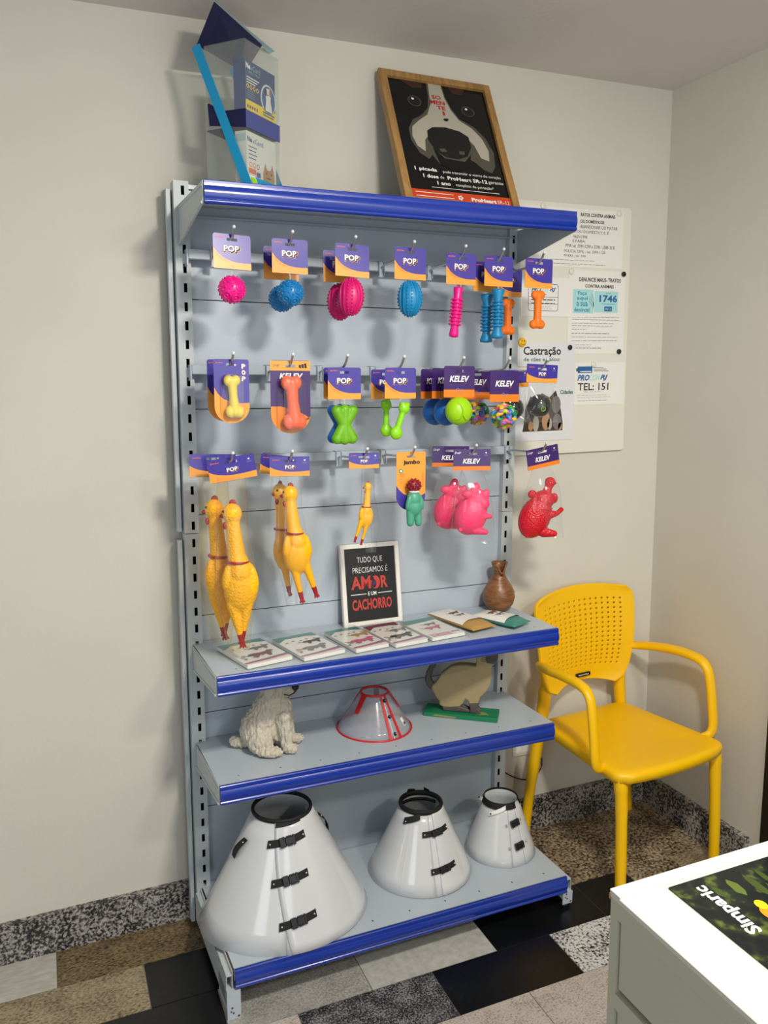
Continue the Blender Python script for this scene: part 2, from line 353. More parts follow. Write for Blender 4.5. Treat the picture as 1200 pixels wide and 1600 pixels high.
# ---------------- display rack (rack frame: x along it, -y into the room, z up) ----------------
WD = 1.0373
rack = thing('display_rack', 'tall pale grey metal display rack with blue-edged shelves and slotted uprights', 'shelf')
Z0 = 2.1449
def upright(side):
    b = MB(); sx = 1 if side == 0 else -1; xo = 0 if side == 0 else WD
    def bx(x0, x1, y0, y1, z0, z1, m='upright_grey'):
        a, c = xo+sx*x0, xo+sx*x1; b.box(min(a, c), max(a, c), y0, y1, z0, z1, m)
    floor_z = .012 if side == 0 else .03
    for za, zb in ((floor_z, 1.2215), (1.2233, 2.169)):
        bx(-.024, -.0045, 0, .002, za, zb); bx(.0045, .016, 0, .002, za, zb)
        dp = .040 if side == 0 else .034
        bx(-.024, -.022, .002, dp, za, zb); bx(.014, .016, .002, dp, za, zb); bx(-.024, .016, dp-.002, dp, za, zb, 'gap_shade')  # channel back coloured near-black as the shade seen through the slots
        prev = za
        zs = sorted(Z0-.05*i for i in range(0, 42) if za+.02 < Z0-.05*i < zb-.012)
        for z in zs:
            bx(-.0045, .0045, 0, .002, prev, z-.012); prev = z+.012
        bx(-.0045, .0045, 0, .002, prev, zb)
        bx(-.040, -.029, .020, dp+(.010 if side == 0 else .002), za+(.004), zb-.02); bx(-.040, -.022, dp, dp+(.010 if side == 0 else .002), za, zb-.02)
    return obj('upright', b, rack)
upright(0); upright(1)
for k in range(7):
    b = MB(); zt = 2.1641-.2971*k; b.box(.0162, WD-.0162, .0215, .035, zt-.2971+.0014, zt-.0014, 'rack_grey')
    if k == 0:
        b.box(.0162, WD-.0162, .010, .0215, zt-.012, zt-.0014, 'rack_grey')
    obj('back_panel', b, rack)
def shelf(z, yf, tilt, base=False, zb_back=.10):
    b = MB(); x0, x1 = -.011, WD+.011
    zz = lambda x: z+(x/WD-.5)*tilt
    def slab(xa, xb, ya, yb, dz0, dz1, m):
        v = [(x, y, zz(x)+d) for x in (xa, xb) for y in (ya, yb) for d in (dz0, dz1)]
        b.add(v, [(0, 1, 3, 2), (4, 6, 7, 5), (0, 4, 5, 1), (2, 3, 7, 6), (0, 2, 6, 4), (1, 5, 7, 3)], m)
    yb = .019
    if base: x0, x1 = -.008, WD+.008
    # top sheet as strips so the little holes are real
    slab(x0, x1, yf+.045, yb, -.0015, 0, 'rack_grey')
    prev = x0; n = 9
    for i in range(n):
        hx = .05+i*(WD-.1)/(n-1)
        slab(prev, hx-.0022, yf+.038, yf+.045, -.0015, 0, 'rack_grey'); prev = hx+.0022
    slab(prev, x1, yf+.038, yf+.045, -.0015, 0, 'rack_grey')
    slab(x0, x1, yf+.004, yf+.038, -.0015, 0, 'rack_grey')
    slab(x0, x1, yf+.004, yf+.006, -.034, 0, 'rack_grey'); slab(x0, x1, yf+.006, yf+.030, -.034, -.0325, 'rack_grey')
    slab(x0, x1, yf+.038, yf+.0445, -.014, -.0115, 'gap_shade')  # dark strip standing in for shade below the holes
    slab(x0+.003, x1-.003, yb-.030, yb-.002, -.03, -.0285, 'rack_grey'); slab(x0+.003, x1-.003, yb-.003, yb, -.03, -.0015, 'rack_grey')
    for q in (.10, .18): slab(x0+.01, x1-.01, yf+q, yf+q+.035, -.016, -.0135, 'rack_grey')
    sh = obj('shelf', b, rack)
    # price strip: bulged profile swept along x
    p = MB(); pr = [(0, 0), (-.004, -.002), (-.006, -.008), (-.005, -.013), (-.0075, -.018), (-.009, -.028), (-.008, -.038), (-.0045, -.043)]
    lip = [(-.0045, -.043), (-.0085, -.047), (-.0085, -.0505), (-.0045, -.053)]
    xa, xb = x0+.001, x1-.001
    pr = [(.001, .0005), (-.003, 0), (-.0045, -.002), (-.0050, -.008), (-.0050, -.0125)]+[(-.0050-.0045*math.sin(PI*i/12)**.8, -.0125-.030*i/12) for i in range(1, 12)]+[(-.0050, -.0425)]
    lip = [(-.0050, -.0425)]+[(-.0050-.0035*math.sin(PI*i/6), -.0425-.0105*i/6) for i in range(1, 6)]+[(-.0050, -.053)]
    for prof, sm in ((pr[:3], False), (pr[2:5], False), (pr[4:], True), (lip, True)):
        v = [(x, yf+q[0], zz(x)+q[1]) for x in (xa, xb) for q in prof]; k = len(prof)
        p.add(v, [(i, i+1, k+i+1, k+i) for i in range(k-1)], 'strip_blue', sm)
    for x in (xa, xb):
        p.add([(x, yf+q[0], zz(x)+q[1]) for q in pr+lip[1:]+[(.003, -.053), (.003, 0)]], [tuple(range(len(pr)+len(lip)+1))], 'strip_blue')
    p.add([(x, yf+.003, zz(x)+d_) for x in (xa, xb) for d_ in (0, -.053)], [(0, 1, 3, 2)], 'strip_blue')
    obj('price_strip', p, sh)
    for side in (0, 1):
        q = MB(); sx = -1 if side == 0 else 1; e = x0 if side == 0 else x1
        if not base:
            zc = zz(e); out = [(yf+.002, zc-.001), (yf+.002, zc-.053), (.0, zc-zb_back-.012), (-.002, zc-zb_back+.004), (-.002, zc-.006)]
            a = [(e, y, z_) for y, z_ in out]; c = [(e+sx*.002, y, z_) for y, z_ in out]
            q.loft([a, c] if sx > 0 else [c, a], 'upright_grey', smooth=False)
            # rolled lower edge
            q.tube([(e+sx*.003, yf+.004, zc-.050), (e+sx*.003, -.004, zc-zb_back-.006)], .0032, 'upright_grey', n=6)
            q.tube([(e+sx*.0025, yf+.006, zc-.012), (e+sx*.0025, -.02, zc-.012)], .0018, 'upright_grey', n=6)
            q.box(e-.0012, e+.0012, -.004, .004, zc-.062, zc-.03, 'upright_grey')
            obj('bracket', q, sh)
        else:
            zc = zz(e)
            q.box(min(e+sx*.004, e+sx*.006), max(e+sx*.004, e+sx*.006), yf+.004, -.001, zc-.088, zc-.004, 'upright_grey')
            q.box(min(e+sx*.004, e+sx*.022), max(e+sx*.004, e+sx*.022), yf+.004, -.001, zc-.018, zc-.015, 'upright_grey')
            q.box(min(e+sx*.020, e+sx*.022), max(e+sx*.020, e+sx*.022), yf+.004, -.001, zc-.10, zc-.015, 'upright_grey')
            if side == 0: q.box(e-.0035, e-.0005, yf+.006, -.18, zc-.020, zc-.002, 'rust')
            obj('base_rail', q, sh)
    return sh
shelf(2.118, -.2996, .018, zb_back=.095); shelf(.9003, -.292, 0, zb_back=.07); shelf(.5955, -.290, -.010, zb_back=.07); base = shelf(.1309, -.3898, -.013, base=True)
for side in (0, 1):
    x0 = -.030 if side == 0 else WD-.006; zf = -.012 if side == 0 else .0205; zt = .082 if side == 0 else .072
    b = MB(); b.box(x0, x0+.036, -.394, -.391, zf+.012, zt, 'rack_grey'); b.box(x0, x0+.002, -.391, -.30, zf+.03, zt, 'upright_grey'); b.box(x0+.034, x0+.036, -.391, -.30, zf+.03, zt, 'upright_grey')
    b.box(x0, x0+.036, -.391, -.30, zt-.003, zt, 'upright_grey')
    for q, (a, c) in enumerate(((.010, .035), (.016, .03), (.013, .045), (.030, .018))):
        b.ell(x0+a, zf+c, .0022+.0006*q, .0035, .3943, 'rust', 7)
    o = obj('leg', b, rack)
    q = MB(); q.lathe([(.004, zf+.028), (.004, zf+.012), (.012, zf+.012), (.015, zf+.006), (.015, zf), (.013, zf-.0008)], 'rubber', 14, c=(x0+.018, -.376)); obj('rubber_foot', q, o)
    b = MB(); b.lathe([(.004, zf+.06), (.004, zf+.012), (.014, zf+.010), (.014, zf)], 'rubber', 12, c=(x0+.018, .02)); obj('rubber_foot', b, o)
RZ = (1.980, 1.678, 1.430)
for z in RZ:
    b = MB(); b.bbox(.004, WD-.004, -.030, -.012, z-.013, z+.013, 'rack_grey', r=.003)
    for x in (.002, WD-.002):
        b.box(x-.002, x+.002, -.028, .012, z-.030, z+.013, 'rack_grey')
    obj('hook_rail', b, rack)

# ---------------- hooks ----------------
def make_hook():
    t = thing('display_hook', 'x', 'hook')
    b = MB(); b.box(-.009, .009, -.0330, -.0305, -.030, .0145, 'rack_grey'); b.box(-.009, .009, -.0330, -.008, .0135, .0150, 'rack_grey'); b.box(-.009, .009, -.0110, -.0085, -.006, .0145, 'rack_grey')
    b.box(-.009, -.007, -.040, -.033, -.026, .012, 'rack_grey'); b.box(.007, .009, -.040, -.033, -.026, .012, 'rack_grey'); obj('clip', b, t)
    b = MB(); pts = [(0, -.033, -.004), (0, -.06, .002), (0, -.12, .004), (0, -.19, .006), (0, -.215, .008), (0, -.228, .014), (0, -.240, .026), (0, -.248, .037)]
    b.tube(pts, .0034, 'steel', n=8); b.sphere((0, -.249, .038), .0046, 'hook_plastic', 10, 8); obj('prong', b, t)
    return t
HX = [[.072, .221, .392, .562, .720, .843, .980], [.063, .218, .369, .535, .721, .873, 1.004], [.056, .213, .426, .570, .768, 1.012]]
what = [['pink spiky ball', 'two blue spiky balls', 'two magenta ovals', 'blue oval', 'pink ridged stick', 'two blue ridged sticks', 'orange studded bones'],
        ['yellow bone packs', 'coral bone pack', 'green and blue bones', 'two lime dumbbells', 'blue and lime balls', 'rainbow knot balls', 'bagged black balls'],
        ['two large rubber chickens', 'medium rubber chickens', 'small rubber chicken', 'red and green figure', 'two pink pigs', 'red pig']]
h0 = make_hook(); first = True
for r_, z in enumerate(RZ):
    for x, s in zip(HX[r_], what[r_]):
        lb = 'steel display hook on the %s rail holding the %s' % (('top', 'middle', 'bottom')[r_], s)
        if first: h0.matrix_world = place((x, 0, z)); h0['label'] = lb; first = False; h = h0
        else: h = dup(h0, (x, 0, z), lb)
        h['group'] = 'steel hooks on the rack rails'
# ---------------- header cards (origin at the slot that hangs on the hook) ----------------
def card_body(b, w, h, top, m, under, corner=.004, hw=.013, hh=.0035, th=.0008):
    """flat card with a real slot; top = distance from the slot centre up to the top edge"""
    x0, x1, z1 = -w/2, w/2, top; z0 = top-h
    def sheet(d0, d1, mm):
        b.prism([(x0, z0+corner), (x0+corner, z0), (x1-corner, z0), (x1, z0+corner), (x1, -hh), (x0, -hh)], -d1, -d0, mm)
        b.prism([(x0, hh), (x1, hh), (x1, z1-corner), (x1-corner, z1), (x0+corner, z1), (x0, z1-corner)], -d1, -d0, mm)
        b.box(x0, -hw, -d1, -d0, -hh, hh, mm); b.box(hw, x1, -d1, -d0, -hh, hh, mm)
    sheet(-th/2, th/2, m)
def pop_word(b, cx, cz, h, d):
    w = h*2.55
    b.text('POP', cx+h*.13, cz-h*.14, w*1.16, h*1.22, d, 'card_orange', bold=.055); b.text('POP', cx+h*.10, cz-h*.11, w*1.10, h*1.12, d+.0002, 'ink', bold=.05)
    b.text('POP', cx, cz, w, h, d+.0004, 'white', bold=.03)
def swoosh(b, w, h, top, d):
    pts = [(0, .40), (.05, .48), (.12, .57), (.22, .66), (.34, .73), (.48, .78), (.64, .81), (.82, .815), (1, .81), (1, .985), (.985, 1), (.015, 1), (0, .985)]
    b.poly([(-w/2+w*u, top-h*v) for u, v in pts], d, 'card_orange')
    pts = [(.02, .50), (.10, .58), (.20, .67), (.32, .745), (.47, .80), (.35, .80), (.2, .74), (.09, .63)]
    b.poly([(-w/2+w*u, top-h*v) for u, v in pts], d+.0002, 'card_orange2')
def pop_card(parent, w=.095, h=.084, top=.013):
    b = MB(); card_body(b, w, h, top, 'card_purple', None); d = .0006
    swoosh(b, w, h, top, d); pop_word(b, -.002, top-h*.42, .0150, d+.0003)
    b.text('jambo', -w/2+.017, top-.009, .022, .005, d, 'orange_ink', bold=.03)
    b.rect(-.002, top-h*.92-.0006, .002, top-h*.92+.0006, d+.0003, 'grey_ink')
    return obj('header_card', b, parent)
def kelev_word(b, cx, cz, w, d, h=None): b.text('KELEV', cx, cz, w, h or w*.27, d, 'white', bold=.03, shear=.22)
def kelev_card(parent, w=.100, h=.088, top=.014):
    b = MB(); card_body(b, w, h, top, 'card_dark', None); d = .0006
    b.rect(-w/2, top-h, w/2, top-h*.755, d, 'card_hot'); kelev_word(b, 0, top-h*.41, .064, d)
    b.text('Out', .001, top-h*.76, .024, .010, d+.0003, 'grey_ink', shear=.3); b.text('pet', .020, top-h*.545, .008, .003, d, 'orange_ink')
    return obj('header_card', b, parent)
def speaker_icon(b, x, z, d):
    b.poly([(x-.003, z-.0012), (x-.001, z-.0012), (x+.0015, z-.003), (x+.0015, z+.003), (x-.001, z+.0012), (x-.003, z+.0012)], d, 'white')
    for q in (1, 2): b.rect(x-.006, z-.004-q*.0022, x+.006, z-.0033-q*.0022, d, 'grey_ink')
def bag_card(parent, kind, w=.118, h=.058, top=.014):
    b = MB(); d = .0010
    card_body(b, w, h, top, 'card_purple' if kind == 'pop' else 'card_dark', None, corner=.0015, hw=.016, th=.0016)
    k = w/.118
    if kind == 'pop':
        pts = [(0, .50), (.08, .60), (.2, .68), (.35, .74), (.52, .77), (.75, .76), (1, .72), (1, .99), (0, .99)]
        b.poly([(-w/2+w*u, top-h*v) for u, v in pts], d, 'card_orange')
        pop_word(b, 0, top-h*.52, .0105*k, d+.0003); b.text('jambo', -w/2+.018*k, top-.010*k, .022*k, .005*k, d, 'orange_ink', bold=.03)
    else:
        b.rect(-w/2, top-h, w/2, top-h*.80, d, 'card_hot'); kelev_word(b, -.001, top-h*.56, .056*k, d)
        b.text('Dogs', -w/2+.014*k, top-.011*k, .020*k, .008*k, d, 'white', shear=.3, rot=.12)
    speaker_icon(b, w/2-.014*k, top-.011*k, d)
    return obj('header_card', b, parent)
def string(parent, z0, z1, x=0, y=0):
    b = MB(); b.tube([(x-.0012, y, z0), (x-.0006, y, z1)], .0005, 'hook_plastic', n=5); b.tube([(x+.0012, y, z0), (x+.0006, y, z1)], .0005, 'hook_plastic', n=5)
    return obj('plastic_tie', b, parent)

YF = -.225
def put(t, x, z, y=YF, rz=0, ry=0): t.matrix_world = place((x, y, z), rz, G, 0, ry); return t
CZ1, CZ2 = RZ[0]+.016, RZ[1]+.016     # slot heights come out of the measured cards

# spiky balls
def spiky_ball(label, m):
    t = thing('spiky_ball_toy', label, 'dog toy', group='toys on the top rail'); pop_card(t); string(t, -.071, -.088)
    b = MB(); c = Vector((0, 0, -.119)); r = .0325; b.sphere(c, r, m, 28, 18)
    N = 120
    for i in range(N):
        z = 1-2*(i+.5)/N; a = i*2.39996; q = Vector((math.sqrt(1-z*z)*math.cos(a), math.sqrt(1-z*z)*math.sin(a), z))
        fwd = any((q-Vector(k).normalized()).length < .42 for k in ((.35, -1, .15), (-.6, -.7, -.55), (.1, -.75, -.75), (-.3, -.8, .7)))
        if not fwd: b.sphere(c+q*r*1.01, .0027, m, 7, 5)
    for k in ((.35, -1, .15), (-.6, -.7, -.55), (.1, -.75, -.75), (-.3, -.8, .7), (.9, .2, -.3)):
        k = Vector(k).normalized(); b.torus(c+k*r*.965, .0088, .0022, m, axis=k, n=18, k=6); b.sphere(c+k*r*.96, .0036, m, 8, 6)
    obj('ball', b, t); return t
t = spiky_ball('small magenta-pink spiky ball, leftmost toy on the top rail, card shining white', 'pink'); put(t, .072, 1.991, rz=.03, ry=.02)
for ch in t.children:
    if ch.name.startswith('header'): ch.rotation_euler = (-.095, 0, 0)
t = spiky_ball('front one of two blue spiky balls on the top rail', 'blue_rubber'); put(t, .221, 1.990)
dup(t, (.221, -.150, 1.982), 'rear one of two blue spiky balls, partly behind its twin')
# ovals
def oval_toy(label, m):
    t = thing('oval_rugby_toy', label, 'dog toy', group='toys on the top rail'); pop_card(t); string(t, -.071, -.076)
    b = MB(); c = Vector((0, 0, -.121)); rx, rz_ = .0335, .0480; b.sphere(c, (rx, rx, rz_), m, 36, 22)
    def P(a, p, e=0): return c+Vector(((rx+e)*math.cos(p)*math.cos(a), (rx+e)*math.cos(p)*math.sin(a), (rz_+e)*math.sin(p)))
    for k in range(16):
        a = 2*PI*k/16+.1
        if k % 4 in (0, 1): b.tube([P(a+.10*math.cos(3*p), p, .0006) for p in [R(-62+124*i/14) for i in range(15)]], .0019, m, n=6)
        else:
            for i in range(-6, 7): b.sphere(P(a, R(i*11), .0006), .0024, m, 7, 5)
    for p in (-78, 78):
        for k in range(8): b.sphere(P(2*PI*k/8, R(p), .0006), .0024, m, 7, 5)
    obj('oval', b, t); return t
t = oval_toy('front one of two magenta rubber ovals with ridges and dots, card with a white glare', 'magenta'); put(t, .392, 1.990, rz=.02, ry=.03)
for ch in t.children:
    if ch.name.startswith('header'): ch.rotation_euler = (-.085, 0, -.05)
dup(t, (.386, -.150, 1.983), 'rear one of two magenta rubber ovals, darker and half hidden')
t = oval_toy('single blue rubber oval with ridges, middle of the top rail', 'teal_blue'); put(t, .562, 1.993)
# sticks
def stick_toy(label, m, flare):
    t = thing('ridged_stick_toy', label, 'dog toy', group='toys on the top rail'); pop_card(t); string(t, -.071, -.078)
    b = MB(); L = .140; z1 = -.077; z0 = z1-L; e = .0190 if flare else .0135
    prof = [(.004, z0), (e*.95, z0+.002), (e, z0+.008), (.0110, z0+.030), (.0120, z0+.034), (.0120, z1-.034), (.0110, z1-.030), (e, z1-.008), (e*.95, z1-.002), (.004, z1)]
    b.lathe(prof, m, 22)
    for i in range(8):
        z = z0+.036+i*(L-.072)/7; b.torus((0, 0, z), .0140, .0034, m, n=22, k=8)
        for k in range(9): b.sphere((.0174*math.cos(k*2*PI/9+i*.35), .0174*math.sin(k*2*PI/9+i*.35), z), .0020, m, 6, 4)
    obj('stick', b, t); return t
t = stick_toy('pink ridged chew stick hanging at a slant from its purple card', 'pink', False); put(t, .720, 1.988); t.children[2].rotation_euler = (0, .085, 0)
for ch in t.children:
    if ch.name.startswith('stick'): ch.rotation_euler = (0, R(5.5), 0)
for ch in t.children:
    if not ch.name.startswith('stick'): ch.rotation_euler = (0, 0, 0)
t = stick_toy('front one of two blue ridged chew sticks with flared ends', 'teal_blue', True); put(t, .843, 1.989)
dup(t, (.843, -.165, 1.980), 'rear one of two blue ridged chew sticks')
# orange bones
def studded_bone(label):
    t = thing('bone_toy', label, 'dog toy', group='toys on the top rail'); pop_card(t); string(t, -.071, -.080)
    m = 'orange_toy'; zt, zb = -.090, -.174
    blob('bone', [('c', (0, 0, zt), .0125, (0, 0, (zt+zb)/2), .0112), ('c', (0, 0, zb), .0125, (0, 0, (zt+zb)/2), .0112),
                  ('s', (-.0100, 0, zt), (.0130, .0115, .0130)), ('s', (.0100, 0, zt), (.0130, .0115, .0130)), ('s', (-.0120, 0, zb), (.0140, .012, .0135)), ('s', (.0120, 0, zb), (.0140, .012, .0135))], m, t, .0016, 2)
    return t
t = studded_bone('front orange studded bone hanging in front of the wall notices'); put(t, .980, 1.991)
dup(t, (.980, -.066, 1.981), 'rear orange studded bone in front of the right upright')

# middle rail: blister packs
def blister_card(b, w, h, top, m_main, low, lowmat, slot=.013):
    """card with a rounded bottom"""
    x = w/2; z1 = top; z0 = top-h; zr = z0+w*.47
    arc = [(x*math.cos(a), zr+(zr-z0)*math.sin(a)) for a in [PI+PI*i/20 for i in range(21)]]
    hh, hw = .0035, slot
    b.prism([(-x, -hh)]+arc+[(x, -hh)], -.0005, .0005, m_main)
    b.prism(rr_top(-x, hh, x, z1, .004), -.0005, .0005, m_main); b.box(-x, -hw, -.0005, .0005, -hh, hh, m_main); b.box(hw, x, -.0005, .0005, -hh, hh, m_main)
    pts = low(x, z0, z1); lowarc = [(px, pz) for px, pz in arc if pz < pts[0][1]]
    b.poly(pts+[(px, pz) for px, pz in reversed(lowarc)], .0008, lowmat)
def rr_top(x0, z0, x1, z1, r): return [(x0, z0), (x1, z0), (x1, z1-r), (x1-r, z1), (x0+r, z1), (x0, z1-r)]
def bone_shape(name, t, m, zt, zb, r0, lobe, y, tilt=0, voxel=.0018):
    dx = tilt
    return blob(name, [('c', (-dx, y, zt), r0, (0, y, (zt+zb)/2), r0*.86), ('c', (dx, y, zb), r0*1.15, (0, y, (zt+zb)/2), r0*.86),
        ('s', (-dx-lobe*.8, y, zt+.002), (lobe, lobe*.95, lobe*1.15)), ('s', (-dx+lobe*.8, y, zt+.002), (lobe, lobe*.95, lobe*1.15)),
        ('s', (dx-lobe*.95, y, zb), (lobe*1.08, lobe, lobe*1.3)), ('s', (dx+lobe*.95, y, zb), (lobe*1.08, lobe, lobe*1.3))], m, t, voxel, 3)
def blister_shell(t, w, z1, z0, depth):
    b = MB(); rings = []
    for y, k in ((-.0008, 1), (-depth*.6, .97), (-depth, .82)):
        rings.append([(x*k, y, (z1+z0)/2+(z-(z1+z0)/2)*(1-(1-k)*.5)) for x, z in rrect(-w/2, z0, w/2, z1, w*.3, 5)])
    b.loft(rings, 'blister', cap=False); b.add(rings[-1], [tuple(range(len(rings[-1])))], 'blister'); return obj('blister', b, t)
t = thing('blister_bone_pack', 'front one of two yellow rubber bones on round-bottomed purple cards, left end of middle rail', 'dog toy', group='toys on the middle rail')
b = MB(); w, h, top = .090, .160, .013
def low1(x, z0, z1): return [(-x, z1-.082), (-x*.8, z1-.096), (-x*.45, z1-.110), (0, z1-.118), (x*.5, z1-.121), (x, z1-.121)][::1]
b2 = b; x = w/2
hh, hw = .0035, .013; zr = top-h+x*.94
arc = [(x*math.cos(a), zr+(zr-(top-h))*math.sin(a)) for a in [PI+PI*i/24 for i in range(25)]]
b.prism([(-x, -hh)]+arc+[(x, -hh)], -.0005, .0005, 'card_purple'); b.prism(rr_top(-x, hh, x, top, .004), -.0005, .0005, 'card_purple')
b.box(-x, -hw, -.0005, .0005, -hh, hh, 'card_purple'); b.box(hw, x, -.0005, .0005, -hh, hh, 'card_purple')
up = [(-x, top-.070), (-x*.8, top-.086), (-x*.5, top-.099), (0, top-.107), (x*.5, top-.110), (x*.99, top-.109)]
b.poly([q for q in reversed(up)]+[q for q in arc if q[1] < top-.109 or q[0] < -x*.9], .0008, 'card_orange')
for i, ch in enumerate('POP'):
    b.text(ch, x-.0135, top-.018-.0155*i, .0105, .0120, .0008, 'card_orange', bold=.05); b.text(ch, x-.0145, top-.017-.0155*i, .0092, .0112, .0012, 'white', bold=.04)
b.text('jambo', -x+.014, top-.009, .018, .0042, .0008, 'orange_ink', bold=.03)
obj('backing_card', b, t); bone_shape('bone', t, 'yellow_bone', -.042, -.118, .0125, .0120, -.015, .003); blister_shell(t, .056, -.024, -.138, .032)
put(t, .063, 1.689)
dup(t, (.063, -.150, 1.690), 'rear yellow bone pack, only its purple and orange card edge showing')
t = thing('blister_bone_pack', 'coral-orange rubber bone on a dark purple and orange card', 'dog toy', group='toys on the middle rail')
b = MB(); w, h, top = .108, .188, .013; x = w/2; zr = top-h+x*.94
arc = [(x*math.cos(a), zr+(zr-(top-h))*math.sin(a)) for a in [PI+PI*i/24 for i in range(25)]]
b.prism([(-x, -hh)]+arc+[(x, -hh)], -.0005, .0005, 'card_dark'); b.prism(rr_top(-x, hh, x, top, .004), -.0005, .0005, 'card_dark')
b.box(-x, -hw, -.0005, .0005, -hh, hh, 'card_dark'); b.box(hw, x, -.0005, .0005, -hh, hh, 'card_dark')
b.rect(-x, top-.026, x, top-.0175, .0008, 'card_orange'); b.rect(-x, hh, x, top-.001, .0008, 'card_orange'); b.rect(-x, top-.0176, -hw, hh, .0008, 'card_orange'); b.rect(hw, top-.0176, x, hh, .0008, 'card_orange')
b.poly([(x, top-.150), (x*.55, top-.136), (0, top-.124), (-x*.5, top-.118), (-x, top-.118)]+[q for q in arc if q[1] < top-.140 or q[0] < -x*.9], .0008, 'card_orange2')
kelev_word(b, .002, top-.040, .064, .0010, .015); b.text('Dogs', -x+.016, top-.013, .018, .008, .0012, 'card_dark', shear=.3, rot=.15)
for q in (0, 1, 2): b.poly([(x-.030+q*.0075, top-.019), (x-.024+q*.0075, top-.019), (x-.024+q*.0075-.002, top-.006-.004*(2-q)/2), (x-.030+q*.0075-.002, top-.008-.004*(2-q)/2)], .0012, 'ink')
obj('backing_card', b, t); bone_shape('bone', t, 'coral', -.046, -.144, .0175, .0155, -.019, .004); blister_shell(t, .074, -.026, -.170, .040)
put(t, .218, 1.688)
# green and blue X bones
def x_bone(label, m):
    t = thing('flat_bone_toy', label, 'dog toy', group='toys on the middle rail'); pop_card(t); string(t, -.071, -.088)
    c = -.139; lb = .0155
    pts = [('c', (0, 0, c+.040), .0145, (0, 0, c-.040), .0145), ('s', (0, 0, c), (.0185, .0135, .022))]
    for sx in (-1, 1):
        for sz in (-1, 1): pts.append(('c', (sx*.0215, 0, c+sz*.037), lb, (sx*.006, 0, c+sz*.006), .0135))

    o = blob('bone', pts, m, t, .002, 2)
    b = MB()
    for sx in (-1, 1):
        b.tube([(sx*.0065, -.0128, c+.034), (sx*.0045, -.0125, c+.012), (0, -.0122, c+.004)], .0009, m, n=6)
        b.tube([(sx*.0065, -.0128, c-.040), (sx*.0045, -.0125, c-.016), (0, -.0122, c-.004)], .0009, m, n=6)
        for sz in (-1, 1): b.tube([(sx*(.0205+.014*math.cos(a)), -.0095-.003*abs(math.sin(a)), c+sz*.037+.014*math.sin(a)) for a in [2*PI*i/16 for i in range(9)]], .0009, m, n=6)
    b.sphere((0, -.0125, c+.016), .0014, 'ink', 8, 6); obj('ridge', b, t); return t
t = x_bone('green rubber bone with four round lobes, in front of a blue one', 'green_rubber'); put(t, .369, 1.672)
r = x_bone('blue rubber bone almost hidden behind the green one', 'ball_blue'); put(r, .369, 1.672, -.192)
t = thing('shelf_label', 'small dark red sale tag behind the green rubber bone', 'tag')
b = MB(); b.bbox(-.019, .019, -.0006, 0, -.014, .014, 'toy_red', r=.0001); b.prism(rrect(-.019, -.014, .019, .014, .003), -.0012, -.0006, 'toy_red')
b.text('AC', .010, .006, .012, .006, .0015, 'poster_white'); b.rect(-.016, -.003, .016, -.0015, .0015, 'poster_white'); b.rect(-.016, -.009, .012, -.0078, .0015, 'poster_white')
obj('tag_card', b, t); b = MB(); b.box(-.003, .003, -.001, .0, .012, .060, 'hook_plastic'); obj('tag_strip', b, t); t.matrix_world = place((.412, -.045, 1.610))
# lime dumbbells
def dumbbell(label):
    t = thing('dumbbell_toy', label, 'dog toy', group='toys on the middle rail'); pop_card(t); string(t, -.071, -.078)
    blob('dumbbell', [('s', (.012, 0, -.098), (.0165, .013, .0165)), ('s', (-.012, 0, -.166), (.0185, .013, .0185)), ('c', (.011, 0, -.10), .0082, (-.011, 0, -.160), .0095), ('s', (.006, 0, -.086), (.008, .010, .006)), ('s', (.021, 0, -.088), (.007, .010, .007))], 'lime', t, .002, 2)
    return t
t = dumbbell('front lime green translucent dumbbell, slanting to the left'); put(t, .535, 1.673, rz=.0)
r = dup(t, (.535, -.131, 1.669), 'rear lime green translucent dumbbell, upright, left of its twin')
for ch in r.children:
    if ch.name.startswith('dumbbell'): ch.rotation_euler = (0, -.35, 0); ch.location = (-.0446, 0, 0)
# balls with an oval rim
def rim_ball(label, m):
    t = thing('treat_ball_toy', label, 'dog toy', group='toys on the middle rail'); kelev_card(t); string(t, -.073, -.076)
    b = MB(); c = Vector((0, 0, -.113)); b.sphere(c, (.0405, .034, .0405), m, 28, 20)
    for ax, off in (((.52, -.85, 0), 1), ((-.75, -.66, 0), .7)):
        ax = Vector(ax).normalized(); b.torus(c+ax*.0275, .0235, .0024, m, axis=ax, n=28, k=6, sx=.85 if off == 1 else 1)
    for q in (.018, .024): b.torus(c-Vector((q, 0, 0)), math.sqrt(.0385**2-q*q), .0012, m, axis=(1, 0, 0), n=28, k=5, sy=.86)
    obj('ball', b, t); return t
t = rim_ball('lime green treat ball with a raised oval rim, in front of two blue ones', 'ball_lime'); put(t, .721, 1.679)
r = rim_ball('nearer of the two blue treat balls', 'ball_blue'); put(r, .721, 1.674, -.153)
dup(r, (.721, -.082, 1.672), 'farther of the two blue treat balls, leftmost of the cluster')
